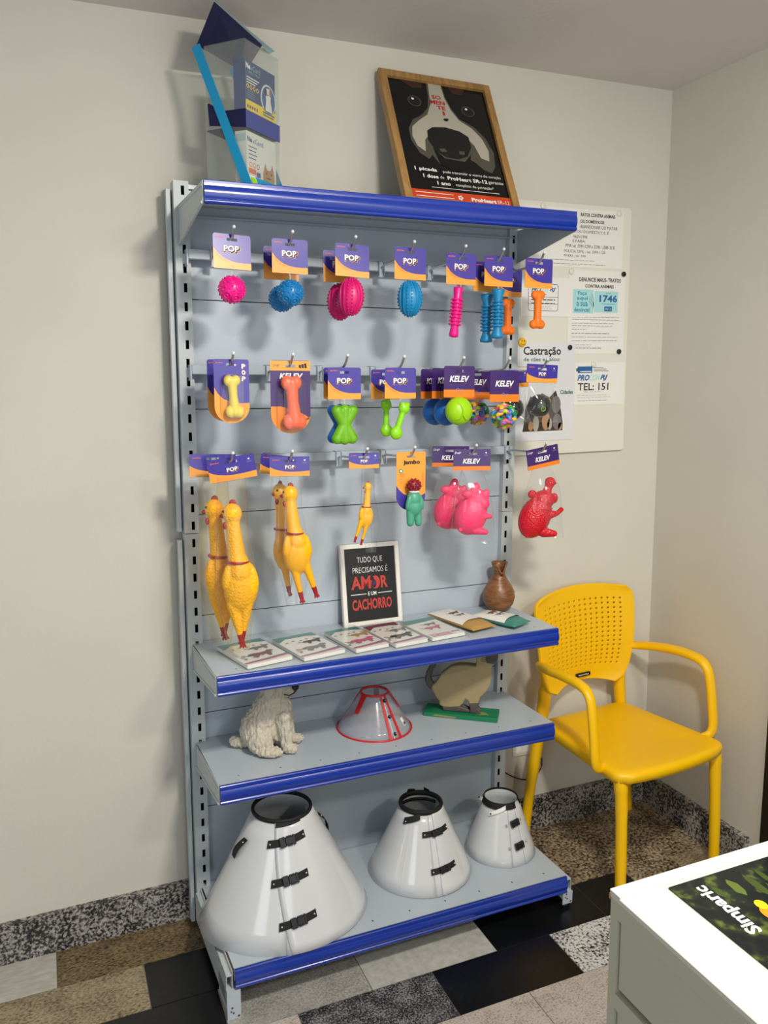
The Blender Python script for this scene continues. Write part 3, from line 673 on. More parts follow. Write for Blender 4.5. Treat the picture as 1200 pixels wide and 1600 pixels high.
# knot balls
def knot_ball(label, ph):
    t = thing('rainbow_knot_ball_toy', label, 'dog toy', group='toys on the middle rail'); kelev_card(t, h=.090); string(t, -.075, -.080)
    g_ = (1+5**.5)/2; ax = [Vector(v).normalized() for v in [(0, 1, g_), (0, 1, -g_), (1, g_, 0), (1, -g_, 0), (g_, 0, 1), (g_, 0, -1)]]; ax += [-a for a in ax]
    cols = ['k_pink', 'k_yellow', 'k_green', 'k_blue', 'k_purple', 'k_lime']; c = Vector((0, 0, -.118))
    for i, a in enumerate(ax):
        b = MB(); m = cols[(i*5+ph) % 6]; q = Vector((0, 0, 1)).rotation_difference(a)
        pts = []
        for k in range(30):
            an = 2*PI*k/30; pts.append(c+q @ Vector((.0178*math.cos(an), .0178*math.sin(an), .0245+.0040*math.sin(5*an))))
        b.tube(pts, .0060, m, n=8, closed=True); obj('ring', b, t)
    return t
t = knot_ball('front rainbow ball of knotted rubber rings', 0); put(t, .873, 1.667)
dup(t, (.873, -.072, 1.671), 'rear rainbow ball of knotted rubber rings, left of the front one')
# bagged black balls
def bag(parent, name, rings, m='clear_bag', seed=1, amp=.0025):
    """clear film pouch; rings = (z, half width, half depth, x shift)"""
    b = MB(); n = 28; rr = []
    for i, (z, wx, wy, sx) in enumerate(rings):
        rr.append([(sx+wx*math.cos(2*PI*k/n)+amp*noise.noise(Vector((k*.9, z*40, seed))), wy*math.sin(2*PI*k/n)+amp*noise.noise(Vector((k*.7, z*30, seed+9))), z+amp*.6*noise.noise(Vector((k, i, seed)))) for k in range(n)])
    b.loft(rr, m, cap=False); return obj(name, b, parent)
def black_ball(label):
    t = thing('bagged_ball_toy', label, 'dog toy', group='toys on the middle rail'); bag_card(t, 'pop', w=.112, h=.054)
    b = MB(); c = Vector((-.002, 0, -.108)); b.sphere(c, .0345, 'black_toy', 28, 18)
    for k in ((.5, -.85, -.1), (-.35, -.8, .55), (-.2, -.75, -.6), (.1, -.6, .85)):
        k = Vector(k).normalized(); b.torus(c+k*.0305, .0125, .0022, 'black_toy', axis=k, n=20, k=6)
    b.torus(c+Vector((.022, -.018, .020)), .0080, .0009, 'pk_gold', axis=(.6, -.6, .5), n=20, k=5)
    k = Vector((-.28, -.93, -.28)).normalized(); b.torus(c+k*.0350, .0068, .0007, 'ball_lime', axis=k, n=20, k=5); obj('ball', b, t)
    b = MB(); p = c+k*.0358
    b.tube([p+Vector((-.0035, 0, -.001)), p+Vector((0, -.0003, -.0040)), p+Vector((.0035, 0, -.001))], .0006, 'ball_lime', n=5)
    for s in (-1, 1): b.sphere(p+Vector((s*.002, 0, .002)), .0007, 'ball_lime', 6, 5)
    obj('smile_mark', b, t)
    bag(t, 'bag', [(-.040, .050, .002, 0), (-.055, .046, .012, 0), (-.075, .042, .026, 0), (-.108, .045, .037, 0), (-.135, .054, .026, .004), (-.158, .066, .004, .008)], seed=3)
    return t
t = black_ball('front bagged black rubber ball with a green smiley, right end of middle rail'); put(t, 1.004, 1.687, rz=.02, ry=.03)
dup(t, (1.004, -.070, 1.672), 'rear bagged black rubber ball, left of and behind the front one', ry=-.03)
# ---------------- bottom rail: rubber chickens, figure, pigs ----------------
def chicken(label, k, m, sl, lean, w_card, legs, card_ry=0, foot_rot=0):
    """k = size (large = 1); hangs head up with its neck under the card"""
    t = thing('rubber_chicken_toy', label, 'dog toy', group='rubber chickens on the bottom rail')
    c = bag_card(t, 'pop', w=w_card, h=w_card*.50, top=.012); c.rotation_euler = (0, card_ry, 0)
    Z = lambda z: -sl-(z)*k; X = lambda x, z: (x+lean*z)*k
    hd = (X(0, 0), 0, Z(0)); nk = (X(.004, .10), 0, Z(.115)); bd = (X(.008, .19), 0, Z(.195))
    parts = [('s', hd, (.0255*k, .023*k, .0285*k)), ('c', (hd[0], 0, Z(.02)), .0185*k, nk, .0235*k), ('c', nk, .0240*k, (bd[0], 0, Z(.155)), .034*k), ('r', bd, (.046*k, .033*k, .068*k), (0, 4, 0)),
             ('r', (bd[0]+.033*k, -.008*k, Z(.165)), (.011*k, .013*k, .036*k), (0, -14, 0)), ('r', (bd[0]-.036*k, -.010*k, Z(.165)), (.012*k, .014*k, .036*k), (0, 10, 0)), ('s', (bd[0], .006*k, Z(.245)), (.026*k, .022*k, .022*k))]
    for (x0, z0, x1, z1) in legs: parts.append(('c', (X(x0, z0), -.004, Z(z0)), .0165*k, (X(x1, z1), -.004, Z(z1)), .0085*k))
    blob('body', parts, m, t, .0028*max(k, .6), 4)
    b = MB()
    for i, a in enumerate((-.5, 0, .5)): b.sphere((hd[0]+.002*k+.008*k*a, 0, Z(-.026)-abs(a)*.004), (.0055*k, .004*k, .0125*k), 'chicken_red', 10, 8)
    obj('comb', b, t)
    b = MB(); b.sphere((hd[0]-.023*k, .004*k, Z(.006)), (.010*k, .005*k, .006*k), 'chicken_red', 10, 8); obj('beak', b, t)
    b = MB(); b.sphere((hd[0]-.019*k, -.004*k, Z(.030)), (.006*k, .006*k, .010*k), 'chicken_red', 10, 8)
    b.sphere((hd[0]-.022*k, -.010*k, Z(-.008)), .0035*k, 'black', 8, 6); obj('wattle', b, t)
    b = MB(); b.torus((X(.004, .12), 0, Z(.126)), .0275*k, .0040*k, 'chicken_red', axis=(.05, 0, 1), n=24, k=6); obj('collar', b, t)
    for (x0, z0, x1, z1) in legs:
        p = Vector((X(x1, z1), -.004, Z(z1))); d = Vector((X(x1, z1)-X(x0, z0), 0, Z(z1)-Z(z0))).normalized()
        b = MB(); b.tube([p-d*.004*k, p+d*.020*k], [.0088*k, .0072*k], 'chicken_red', n=10)
        for a in (-.55, 0, .55):
            q = p+d*.018*k; e = (d+Vector((a*.9, -.25, 0))).normalized(); b.tube([q, q+e*.018*k], [.0048*k, .0024*k], 'chicken_red', n=7)
        obj('foot', b, t)
    return t
L1 = [(-.018, .24, -.004, .325), (.020, .24, .004, .315)]
def polybag(t, k, sl, film_='clear_bag', seed=2, w=.040): bag(t, 'bag', [(-sl*.3, w*.9, .003, 0), (-sl*.75, w, .016*k, 0), (-sl-.05*k, w*1.0, .028*k, 0), (-sl-.13*k, .050*k, .036*k, .003), (-sl-.21*k, .056*k, .040*k, .006), (-sl-.30*k, .038*k, .026*k, .008), (-sl-.37*k, .026*k, .012*k, .010)], film_, seed=seed, amp=.003)
t = chicken('large yellow rubber chicken in a net bag, front one, its feet reaching the booklets', 1.0, 'chicken', .135, .055, .120, L1, card_ry=-.16); polybag(t, 1.0, .135, 'net_bag', 2); put(t, .056, 1.444, rz=-.25)
r = dup(t, (.027, -.148, 1.446), 'large yellow rubber chicken behind the front one, nearest the left upright', rz=-.1)
for ch in r.children:
    if ch.name.startswith('header'): ch.rotation_euler = (0, .02, 0)
t = chicken('medium yellow rubber chicken, front one of a pair, two red feet apart', .83, 'chicken_smooth', .088, .07, .105, [(-.010, .22, .006, .325), (.028, .22, .052, .310)], 0); polybag(t, .83, .088, 'clear_bag', 5, .030); put(t, .213, 1.440, rz=-.2)
r = dup(t, (.208, -.150, 1.437), 'medium yellow rubber chicken behind its twin', rz=.5)
for ch in r.children:
    if ch.name.startswith('header'): ch.rotation_euler = (0, .12, -.5)
t = chicken('small yellow rubber chicken above the framed black sign', .44, 'chicken_smooth', .082, -.11, .086, [(-.022, .22, -.045, .315), (.020, .22, -.002, .335)], 0); polybag(t, .5, .083, 'clear_bag', 7, .018); put(t, .426, 1.443, rz=-.1)
for ch in t.children:
    if not ch.name.startswith('header'): ch.location.x = .011

t = thing('rubber_figure_toy', 'rubber chew figure with red spiky head and green body on a yellow-orange card', 'dog toy')
b = MB(); w, h, top = .090, .166, .012; x = w/2; zr = top-h+x*.94
arc = [(x*math.cos(a), zr+(zr-(top-h))*math.sin(a)) for a in [PI+PI*i/24 for i in range(25)]]
b.prism([(-x, -hh)]+arc+[(x, -hh)], -.0005, .0005, 'card_orange'); b.prism(rr_top(-x, hh, x, top, .003), -.0005, .0005, 'card_orange'); b.box(-x, -hw, -.0005, .0005, -hh, hh, 'card_orange'); b.box(hw, x, -.0005, .0005, -hh, hh, 'card_orange')
b.poly([(x, top-.118), (x*.6, top-.128), (.1*x, top-.130), (-x*.5, top-.118), (-x*.8, top-.106), (-x, top-.094)]+[q for q in arc if q[1] < top-.118 or q[0] < -x*.9], .0008, 'card_purple')
b.text('jambo', .002, top-.030, .052, .016, .0008, 'ink', bold=.05); b.text('mordedor', x-.009, top-.078, .046, .0075, .0008, 'orange_ink', rot=PI/2)
b.ell(-x+.014, top-.053, .006, .006, .0008, 'base_green'); b.poly([(-x+.011, top-.055), (-x+.011, top-.051), (-x+.017, top-.049), (-x+.017, top-.057)], .0010, 'white'); b.ell(-x+.018, top-.064, .0065, .0045, .0009, 'orange_ink'); b.ell(-x+.018, top-.064, .0045, .0028, .0011, 'card_orange')
for q in (0, 1, 2): b.rect(-x+.009, top-.076-q*.006, -x+.020, top-.0745-q*.006, .0008, 'orange_ink')
obj('backing_card', b, t)
blob('body', [('s', (.001, -.020, -.120), (.0215, .018, .026)), ('s', (.002, -.020, -.142), (.0235, .019, .028)), ('c', (-.009, -.020, -.155), .0125, (-.0105, -.022, -.186), .0105), ('c', (.012, -.020, -.155), .0125, (.0145, -.022, -.187), .0105), ('r', (-.019, -.026, -.128), (.007, .008, .022), (0, 12, 0)), ('r', (.021, -.026, -.128), (.007, .008, .022), (0, -12, 0))], 'toy_green', t, .0018, 2)
b = MB(); c = Vector((.001, -.020, -.080)); b.sphere(c, (.0195, .016, .0175), 'toy_red', 20, 14)
for i in range(46):
    z = 1-2*(i+.5)/46; a = i*2.39996; b.sphere(c+Vector((.0195*math.sqrt(1-z*z)*math.cos(a), .016*math.sqrt(1-z*z)*math.sin(a), .0175*z)), .0034, 'toy_red', 7, 5)
b.sphere(c+Vector((.001, -.017, .001)), .0028, 'lilac', 8, 6); obj('head', b, t)
b = MB(); b.torus((.001, -.020, -.0975), .0125, .0032, 'poster_white', n=18, k=6); obj('collar', b, t)
put(t, .570, 1.441, rz=-.03)

def pig(label, m, flip, t=None):
    t = thing('rubber_pig_toy', label, 'dog toy', group='rubber pigs on the bottom rail'); bag_card(t, 'kelev', w=.112, h=.062)
    if not flip:
        P = [('r', (.000, 0, -.160), (.046, .036, .056), (0, 20, 0)), ('s', (.016, 0, -.112), (.032, .028, .027)), ('r', (.010, -.004, -.086), (.013, .012, .020), (0, 15, 0)), ('r', (.038, -.012, -.104), (.011, .008, .020), (0, 10, 0)), ('r', (-.012, -.012, -.098), (.018, .010, .012), (0, 0, 0)),
             ('r', (.032, -.022, -.124), (.015, .010, .016), (0, 0, 0)), ('c', (.018, -.016, -.158), .013, (.050, -.022, -.160), .0065), ('c', (.006, -.014, -.198), .014, (.038, -.020, -.204), .008), ('s', (-.034, -.016, -.198), (.0055, .0055, .0055)), ('c', (.018, .016, -.150), .012, (.046, .020, -.150), .007)]
    else:
        P = [('r', (-.014, 0, -.158), (.042, .034, .058), (0, 24, 0)), ('s', (.008, 0, -.112), (.030, .027, .025)), ('c', (.014, 0, -.100), .0125, (.021, 0, -.078), .0105), ('c', (.021, 0, -.078), .0105, (.025, 0, -.066), .0140), ('r', (.027, 0, -.064), (.0165, .013, .006), (0, 22, 0)), ('r', (-.026, -.006, -.096), (.012, .008, .011), (0, -30, 0)), ('r', (.036, -.004, -.108), (.010, .009, .014), (0, 0, 0)),
             ('c', (.014, -.012, -.152), .013, (.040, -.018, -.146), .0065), ('c', (.040, -.018, -.146), .006, (.050, -.020, -.136), .0065), ('c', (.006, -.012, -.196), .014, (.034, -.018, -.200), .0085), ('s', (-.038, -.010, -.204), (.007, .007, .007))]
    kk, dz = (1.06, -.012) if not flip else (1.17, -.016)
    S3 = lambda v: (v[0]*kk, v[1]*kk, v[2]*kk+dz) 
    P = [(p[0], S3(p[1]), p[2]*kk, S3(p[3]), p[4]*kk) if p[0] == 'c' else (p[0], S3(p[1]), tuple(x*kk for x in p[2]))+tuple(p[3:]) for p in P]
    blob('body', P, m, t, .0024, 3)
    b = MB(); q = S3((.010, -.022, -.118) if not flip else (.006, -.027, -.116))
    b.tube([(q[0]-.018, q[1]+.002, q[2]-.016), (q[0], q[1]-.004, q[2]-.020), (q[0]+.020, q[1], q[2]-.018)], .0018, m, n=6); obj('collar', b, t)
    bag(t, 'bag', [(-.045, .030, .002, 0), (-.07, .038, .016, .003), (-.11, .052, .037, .006), (-.17, .062, .0415, .006), (-.225, .066, .032, .008), (-.268, .070, .004, .010)], 'clear_bag', seed=11+flip, amp=.004)
    return t
t = pig('front bright pink rubber pig in a clear bag on the rack', 'pig_pink', 0); put(t, .768, 1.441, rz=-.25)
dup(t, (.752, -.126, 1.443), 'rear bright pink rubber pig, left of and behind the front one', rz=-.35)
t = pig('red rubber pig in a clear bag, hanging past the right upright', 'pig_red', 1); put(t, 1.014, 1.440, rz=-.25)
for ch in t.children:
    if ch.name.startswith('header'): ch.rotation_euler = (0, -.17, .2)

# ---------------- shelf below the hooks: sign, vase, booklets ----------------
SZ = .9003
t = thing('framed_sign', 'small white-framed black sign with white and red lettering leaning on the back panel', 'sign', (.541, -.030, SZ+.0005), 0, rx=-R(9.3)*1)
fw, fh = .198, .254
b = MB()
for x0, x1, z0, z1 in ((-fw/2, fw/2, 0, .014), (-fw/2, fw/2, fh-.014, fh), (-fw/2, -fw/2+.014, .014, fh-.014), (fw/2-.014, fw/2, .014, fh-.014)): b.bbox(x0, x1, -.008, .008, z0, z1, 'frame_white', r=.0015, n=1)
obj('frame', b, t)
b = MB(); b.box(-fw/2+.013, fw/2-.013, -.002, .006, .013, fh-.013, 'black'); d = .0024; ct = fh/2
b.text('TUDO QUE', 0, ct+.075, .086, .020, d, 'white', bold=-.01); b.text('PRECISAMOS É', 0, ct+.047, .118, .022, d, 'white', bold=-.01)
b.text('AM', -.034, ct+.006, .066, .040, d, 'amor_red', bold=.03); b.text('R', .045, ct+.004, .024, .038, d, 'amor_red', bold=.03)
b.ell(.015, ct+.004, .0155, .0205, d, 'amor_red', 18); b.ell(.010, ct+.000, .0085, .013, d+.0003, 'black', 12); b.ell(.004, ct+.016, .007, .006, d+.0003, 'black', 9); b.poly([(.004, ct-.006), (.018, ct-.004), (.014, ct+.012), (.007, ct+.006)], d+.0005, 'card_dark')
b.rect(-.070, ct-.0310, -.018, ct-.0290, d, 'white'); b.rect(.022, ct-.0310, .070, ct-.0290, d, 'white'); b.text('E UM', .002, ct-.030, .028, .012, d, 'white', bold=.01)
b.text('CACHORRO', 0, ct-.062, .134, .034, d, 'amor_red', bold=.03)
obj('sign_face', b, t)
t = thing('vase', 'turned brown wood-grain vase with a V-cut mouth at the right end of the shelf', 'vase', (.988, -.045, SZ+.0005))
b = MB(); prof = [(.026, 0), (.036, .006), (.048, .024), (.0535, .045), (.051, .066), (.040, .088), (.026, .108), (.0195, .124), (.0195, .136), (.024, .150), (.0275, .162)]
n = 40; rings = []
def vz(r_, z, a):
    dip = .034*max(0, 1-abs(((a+PI*.57+PI) % (2*PI))-PI)/.75)**1.2
    return z-(dip if z > .14 else dip*.35*max(0, (z-.11)/.03) if z > .11 else 0)
for r_, z in prof: rings.append([(r_*math.cos(2*PI*k/n), r_*math.sin(2*PI*k/n), vz(r_, z, 2*PI*k/n)) for k in range(n)])
for r_, z in reversed(prof[5:]): rings.append([((r_-.003)*math.cos(2*PI*k/n), (r_-.003)*math.sin(2*PI*k/n), vz(r_, z, 2*PI*k/n)+.0005) for k in range(n)])
b.loft(rings, 'vase_wood', cap=False); b.add(rings[0], [tuple(range(n-1, -1, -1))], 'vase_wood'); b.add(rings[-1], [tuple(range(n))], 'vase_wood'); obj('body', b, t)
def critter(b, x, y, k, m, flip=1):
    """little printed animal lying in the card's plane (x, y on the booklet)"""
    V = [(0, 0), (.10, .12), (.30, .16), (.55, .12), (.75, .16), (.86, .26), (1.0, .22), (1.06, .12), (.92, .06), (.86, -.06), (.80, -.30), (.70, -.30), (.68, -.10), (.42, -.12), (.30, -.30), (.20, -.30), (.20, -.08), (.05, -.06), (-.16, .10), (-.22, .06)]
    b.poly([(x+k*u*flip, y+k*v) for u, v in V], 0, m)
def booklet(label, loc, rz, w, h, scheme, thick=.012, tiltx=0):
    t = thing('bagged_booklet', label, 'booklet', loc, rz, group='bagged booklets in a row on the shelf', rx=tiltx)
    b = MB(); b.bbox(-w/2, w/2, -h/2, h/2, .001, thick-.0005, 'pk_card', r=.002, n=1)
    b.M = Matrix.Translation((0, 0, thick)) @ Euler((-PI/2, 0, 0)).to_matrix().to_4x4()
    # poly() faces local -y = world +z after the turn
    d0 = 0
    def pl(pts, m, d=0): b.poly(pts, d, m)
    if scheme < 4:
        pl([(-w/2, -h/2), (w/2, -h/2), (w/2, -h/2+.016), (0, -h/2+.010), (-w/2, -h/2+.008)], 'poster_white')
        pl([(-w/2, -h/2+.010), (0, -h/2+.013), (w/2, -h/2+.020), (w/2, -h/2+.029), (0, -h/2+.020), (-w/2, -h/2+.016)], 'pk_pink', .0003)
        pl([(-w/2, -h/2+.017), (0, -h/2+.021), (w/2, -h/2+.030), (w/2, -h/2+.036), (0, -h/2+.025), (-w/2, -h/2+.019)], 'pk_teal', .0003)
        pl([(-w/2, h/2-.045), (-w/4, h/2-.020), (w/4, h/2-.022), (w/2, h/2-.034), (w/2, h/2), (-w/2, h/2)], ('pk_teal', 'pk_teal', 'pk_teal', 'pk_maroon')[scheme], .0003)
        m1, m2 = (('pk_brown', 'pk_grey'), ('pk_grey', 'dog_dark'), ('pk_pink', 'pk_gold'), ('dog_dark', 'pk_grey'))[scheme]
        b.M = b.M @ Matrix.Translation((0, -.0006, 0)); critter(b, -.036, -.030, .080, m1); critter(b, -.005, .022, .062, m2); 
        for q in range(4): b.ell(-.05+.028*q, -.052+.006*q, .005, .004, .0002, 'pk_teal' if q % 2 else 'pk_grey', 8)
        for q in range(3): b.rect(-w/2+.008, -.035-.005*q, -w/2+.024, -.0335-.005*q, .0002, 'pk_grey')
        for q in range(5): b.ell(-.045+.022*q, .040+.006*(q % 2), .005, .003, .0002, 'pk_grey', 7)
    elif scheme == 4:
        pl([(-w/2, -h/2), (w/2, -h/2), (w/2, -h/2+.034), (-w/2, -h/2+.026)], 'poster_white', .0002)
        for q in range(3): b.rect(-w/2+.006, -h/2+.006+.009*q, w/2-.040, -h/2+.0105+.009*q, .0004, 'pk_pink')
        for q in range(3): b.ell(w/2-.030+.010*q, -h/2+.024, .0048, .0048, .0005, 'card_purple' if q % 2 == 0 else 'pk_pink', 10)
        pl([(-w/2, h/2-.04), (w/2, h/2-.025), (w/2, h/2), (-w/2, h/2)], 'pk_teal', .0003); b.M = b.M @ Matrix.Translation((0, -.0006, 0)); critter(b, -.030, -.005, .06, 'pk_pink'); critter(b, -.01, .03, .045, 'pk_grey')
    b.M = Matrix.Identity(4); obj('booklet', b, t)
    b = MB(); rr = []
    for z, e in ((.0004, .004), (thick*.5, .007), (thick+.0022, .003)):
        pts = rrect(-w/2-e, -h/2-e, w/2+e, h/2+e+.012, .006, 5)
        rr.append([(x+.002*noise.noise(Vector((x*60, y*60, 1))), y+.002*noise.noise(Vector((x*50, y*60, 4))), z+(.0012*noise.noise(Vector((x*80, y*80, 7))) if z > .001 else 0)) for x, y in pts])
    b.loft(rr, 'clear_bag', cap=True); obj('plastic_sleeve', b, t)
    return t
for i, (x, y, rz, w, h, s, lb) in enumerate([
    (.122, -.168, .20, .135, .190, 0, 'leftmost booklet in a clear sleeve, brown dog printed on white, under the chicken feet'),
    (.277, -.172, .18, .130, .190, 1, 'second sleeved booklet from the left, grey dog printed on white'),
    (.425, -.168, .14, .108, .190, 2, 'sleeved booklet with a pink animal print, left of the framed sign foot'),
    (.548, -.172, .12, .110, .190, 3, 'sleeved booklet with a maroon top corner, in front of the framed sign'),
    (.676, -.165, .12, .118, .180, 4, 'sleeved booklet with pink bars along its white lower edge')]):
    booklet(lb, (x, y, SZ+.001+(.0*i)), rz, w, h, s)
def pouch(label, loc, rz, w, h, fill):
    t = thing('treat_pouch', label, 'pouch', loc, rz, group='flat pouches near the vase')
    b = MB(); n = 14; v = []; f_ = []
    for s in (0, 1):
        for j in range(n+1):
            for i in range(n+1):
                u, q = i/n*2-1, j/n*2-1; th = .5*(1-u**4)*(1-q**4)
                hgt = .040*th*(1.25-.4*q)
                v.append((u*w/2, q*h/2, (.0115+hgt*.5+.0015*noise.noise(Vector((u*4, q*4, 2)))) if s else max(.0006, .0100-hgt*.5)))
    N = (n+1)**2
    for s in (0, 1):
        for j in range(n):
            for i in range(n):
                a = s*N+j*(n+1)+i; q = (a, a+1, a+n+2, a+n+1); f_.append(q if s else tuple(reversed(q)))
    edge = [i for i in range(n)]+[n+(n+1)*j for j in range(n)]+[N-1-i for i in range(n)]+[(n+1)*(n-j) for j in range(n)]
    for a in range(len(edge)): p, q = edge[a], edge[(a+1) % len(edge)]; f_.append((p, q, q+N, p+N))
    b.add(v, f_, fill, True); obj('pouch', b, t)
    b = MB(); n2 = 10; vv = []
    for j in range(n2+1):
        for i in range(n2+1):
            u, q = i/n2*2-1, -.52+1.50*j/n2; th = .5*(1-u**4)*(1-q**4); vv.append((u*w*.49, q*h/2, .0125+.020*th*(1.25-.4*q)+.0025))
    b.add(vv, [(j*(n2+1)+i, j*(n2+1)+i+1, (j+1)*(n2+1)+i+1, (j+1)*(n2+1)+i) for j in range(n2) for i in range(n2)], 'pk_card', True)
    b.M = Matrix.Translation((0, 0, .0285)) @ Euler((-PI/2, 0, 0)).to_matrix().to_4x4(); critter(b, -.02, .002, .035, 'pk_grey'); critter(b, -.025, .030, .04, 'pk_brown'); b.M = Matrix.Identity(4)
    obj('label_card', b, t)
    return t
pouch('bulging pouch with gold contents and a white label, right of the booklets', (.798, -.130, SZ+.001), .22, .096, .215, 'pk_gold')
pouch('teal and white flat pouch, lying just in front of the vase', (.918, -.170, SZ+.001), .40, .090, .165, 'pk_teal')

# ---------------- third shelf: dog statue, small cone, wooden cat ----------------
SZ = .5955
t = thing('dog_statue', 'cream stone statue of a shaggy seated dog with a black nose', 'statue', (.170, -.120, SZ+.0052), R(-22))
blob('body', [('r', (-.022, 0, .060), (.056, .050, .062), (0, 12, 0)), ('c', (-.015, 0, .085), .048, (.018, 0, .160), .036), ('c', (.030, 0, .045), .030, (.040, 0, .125), .032), ('s', (.020, 0, .190), (.040, .036, .036)), ('r', (.052, 0, .180), (.030, .026, .021), (0, 10, 0)),
    ('c', (.048, -.026, .105), .020, (.056, -.030, .022), .017), ('c', (.048, .026, .105), .020, (.062, .030, .022), .017), ('r', (.068, -.034, .014), (.024, .018, .0135), (0, 0, 0)), ('r', (.078, .034, .014), (.024, .018, .0135), (0, 0, 0)),
    ('r', (-.016, -.044, .036), (.036, .022, .036), (0, 0, 0)), ('r', (-.016, .044, .036), (.036, .022, .036), (0, 0, 0)), ('r', (.008, -.058, .015), (.040, .021, .0145), (0, 0, -8)), ('r', (.008, .058, .015), (.040, .021, .0145), (0, 0, 8)), ('r', (-.084, .004, .018), (.028, .017, .017), (0, 15, 0)),
    ('r', (.010, -.040, .196), (.016, .009, .030), (12, 0, 0)), ('r', (.010, .040, .196), (.016, .009, .030), (-12, 0, 0))], 'statue', t, .0022, 1, disp=(.0055, 150, .40))
b = MB(); b.sphere((.080, -.004, .186), (.012, .016, .012), 'statue_black', 12, 8); b.sphere((.046, -.024, .206), .005, 'statue_black', 8, 6); b.sphere((.046, .024, .206), .005, 'statue_black', 8, 6); obj('nose', b, t, label='black nose and eyes')
b = MB(); b.tube([(.050, -.0275, .172), (.066, -.026, .168), (.078, -.017, .172), (.083, 0, .172)], .0016, 'statue_black', n=6); obj('mouth', b, t)

# ---------------- protective collars ----------------
class Cone:
    def __init__(s, a, b_, z1, r, dx=0): s.a, s.b, s.z1, s.r, s.dx = a, b_, z1, r, dx
    def P(s, th, t_, off=0):
        th = R(th); aa = s.a+(s.r-s.a)*t_; bb = s.b+(s.r-s.b)*t_
        n = Vector((math.cos(th), math.sin(th), (s.a-s.r)/s.z1)).normalized()
        return Vector((s.dx*t_+aa*math.cos(th), bb*math.sin(th), s.z1*t_))+n*off
    def shell(s, b, m, th0, th1, t0=0, t1=1, off=0, th=.0012, n=None, nt=6, slant=0):
        n = n or max(4, int(abs(th1-th0)/5)); out = []; inn = []
        for j in range(nt+1):
            t_ = t0+(t1-t0)*j/nt; A = th0+slant*t_
            out.append([s.P(A+(th1-A)*i/n, t_, off) for i in range(n+1)]); inn.append([s.P(A+(th1-A)*i/n, t_, off-th) for i in range(n+1)])
        V = [p for r_ in out for p in r_]+[p for r_ in inn for p in r_]; N = (nt+1)*(n+1); F = []
        for j in range(nt):
            for i in range(n):
                a = j*(n+1)+i; F.append((a, a+1, a+n+2, a+n+1)); F.append((N+a+n+1, N+a+n+2, N+a+1, N+a))
        for i in range(n): a = i; F.append((a, N+a, N+a+1, a+1)); a = nt*(n+1)+i; F.append((a+1, N+a+1, N+a, a))
        for j in range(nt): a = j*(n+1); F.append((a, a+n+1, N+a+n+1, N+a)); a += n; F.append((a+n+1, a, N+a, N+a+n+1))
        b.add([tuple(p) for p in V], F, m, True)
    def strip(s, b, th0, t0, th1, t1, w, m, off=.003, th=.0016, n=10):
        """strap from one (angle, height) to another, hugging the cone"""
        rows_ = []
        for i in range(n+1):
            u = i/n; a = th0+(th1-th0)*u; t_ = t0+(t1-t0)*u; dt = w/2/math.hypot(s.z1, s.a-s.r)
            bulge = off
            rows_.append([s.P(a, t_-dt, bulge), s.P(a, t_+dt, bulge), s.P(a, t_+dt, bulge+th), s.P(a, t_-dt, bulge+th)])
        b.loft([[tuple(p) for p in r_] for r_ in rows_], m, smooth=False)
    def ring(s, b, t_, r_, m, off=0, n=48, flat=1.0, th0=0, th1=360):
        cl = th1-th0 >= 360
        pts = [s.P(th0+(th1-th0)*i/n, t_, off) for i in range(n if cl else n+1)]
        b.tube(pts, r_, m, n=8, closed=cl, flat=flat)
def buckle(c, parent, th, t_, span, w=.020, slope=0, m_strap='strap', bl=.034, bare=False, name='strap'):
    """webbing with a clip buckle and two rivets, centred on angle th"""
    b = MB(); ts = slope
    if not bare: c.strip(b, th-span/2, t_-ts/2, th+span/2, t_+ts/2, w*.82, m_strap)
    rv = MB()
    for s_ in (-1, 1):
        p = c.P(th+s_*span*.43, t_+s_*ts*.43, .0046); q = c.P(th+s_*span*.43, t_+s_*ts*.43, .0070); b.sphere(tuple(q), .0030, 'snap', 8, 6)
        if bare: b.tube([c.P(th+s_*span*.43, t_+s_*ts*.43, .000), q], .0042, 'cone_clear', n=10)
    o = obj(name, b, parent)
    k = MB(); p0 = c.P(th, t_, .006); X_ = (c.P(th+1, t_+ts/span)-c.P(th-1, t_-ts/span)).normalized(); N_ = (c.P(th, t_, .01)-c.P(th, t_, 0)).normalized(); Y_ = N_.cross(X_)
    k.M = Matrix((( X_[0], Y_[0], N_[0], p0[0]), (X_[1], Y_[1], N_[1], p0[1]), (X_[2], Y_[2], N_[2], p0[2]), (0, 0, 0, 1)))
    k.bbox(-bl/2, -bl*.12, -w/2, w/2, -.003, .0045, 'buckle', r=.002); k.bbox(-bl*.12, bl*.42, -w*.36, w*.36, -.002, .0035, 'buckle', r=.002); k.bbox(bl*.34, bl/2, -w/2, w/2, -.003, .0045, 'buckle', r=.002)
    k.bbox(-bl*.05, bl*.30, w*.36, w*.50, -.002, .003, 'buckle', r=.001, n=1); k.bbox(-bl*.05, bl*.30, -w*.50, -w*.36, -.002, .003, 'buckle', r=.001, n=1)
    obj('buckle', k, o); return o

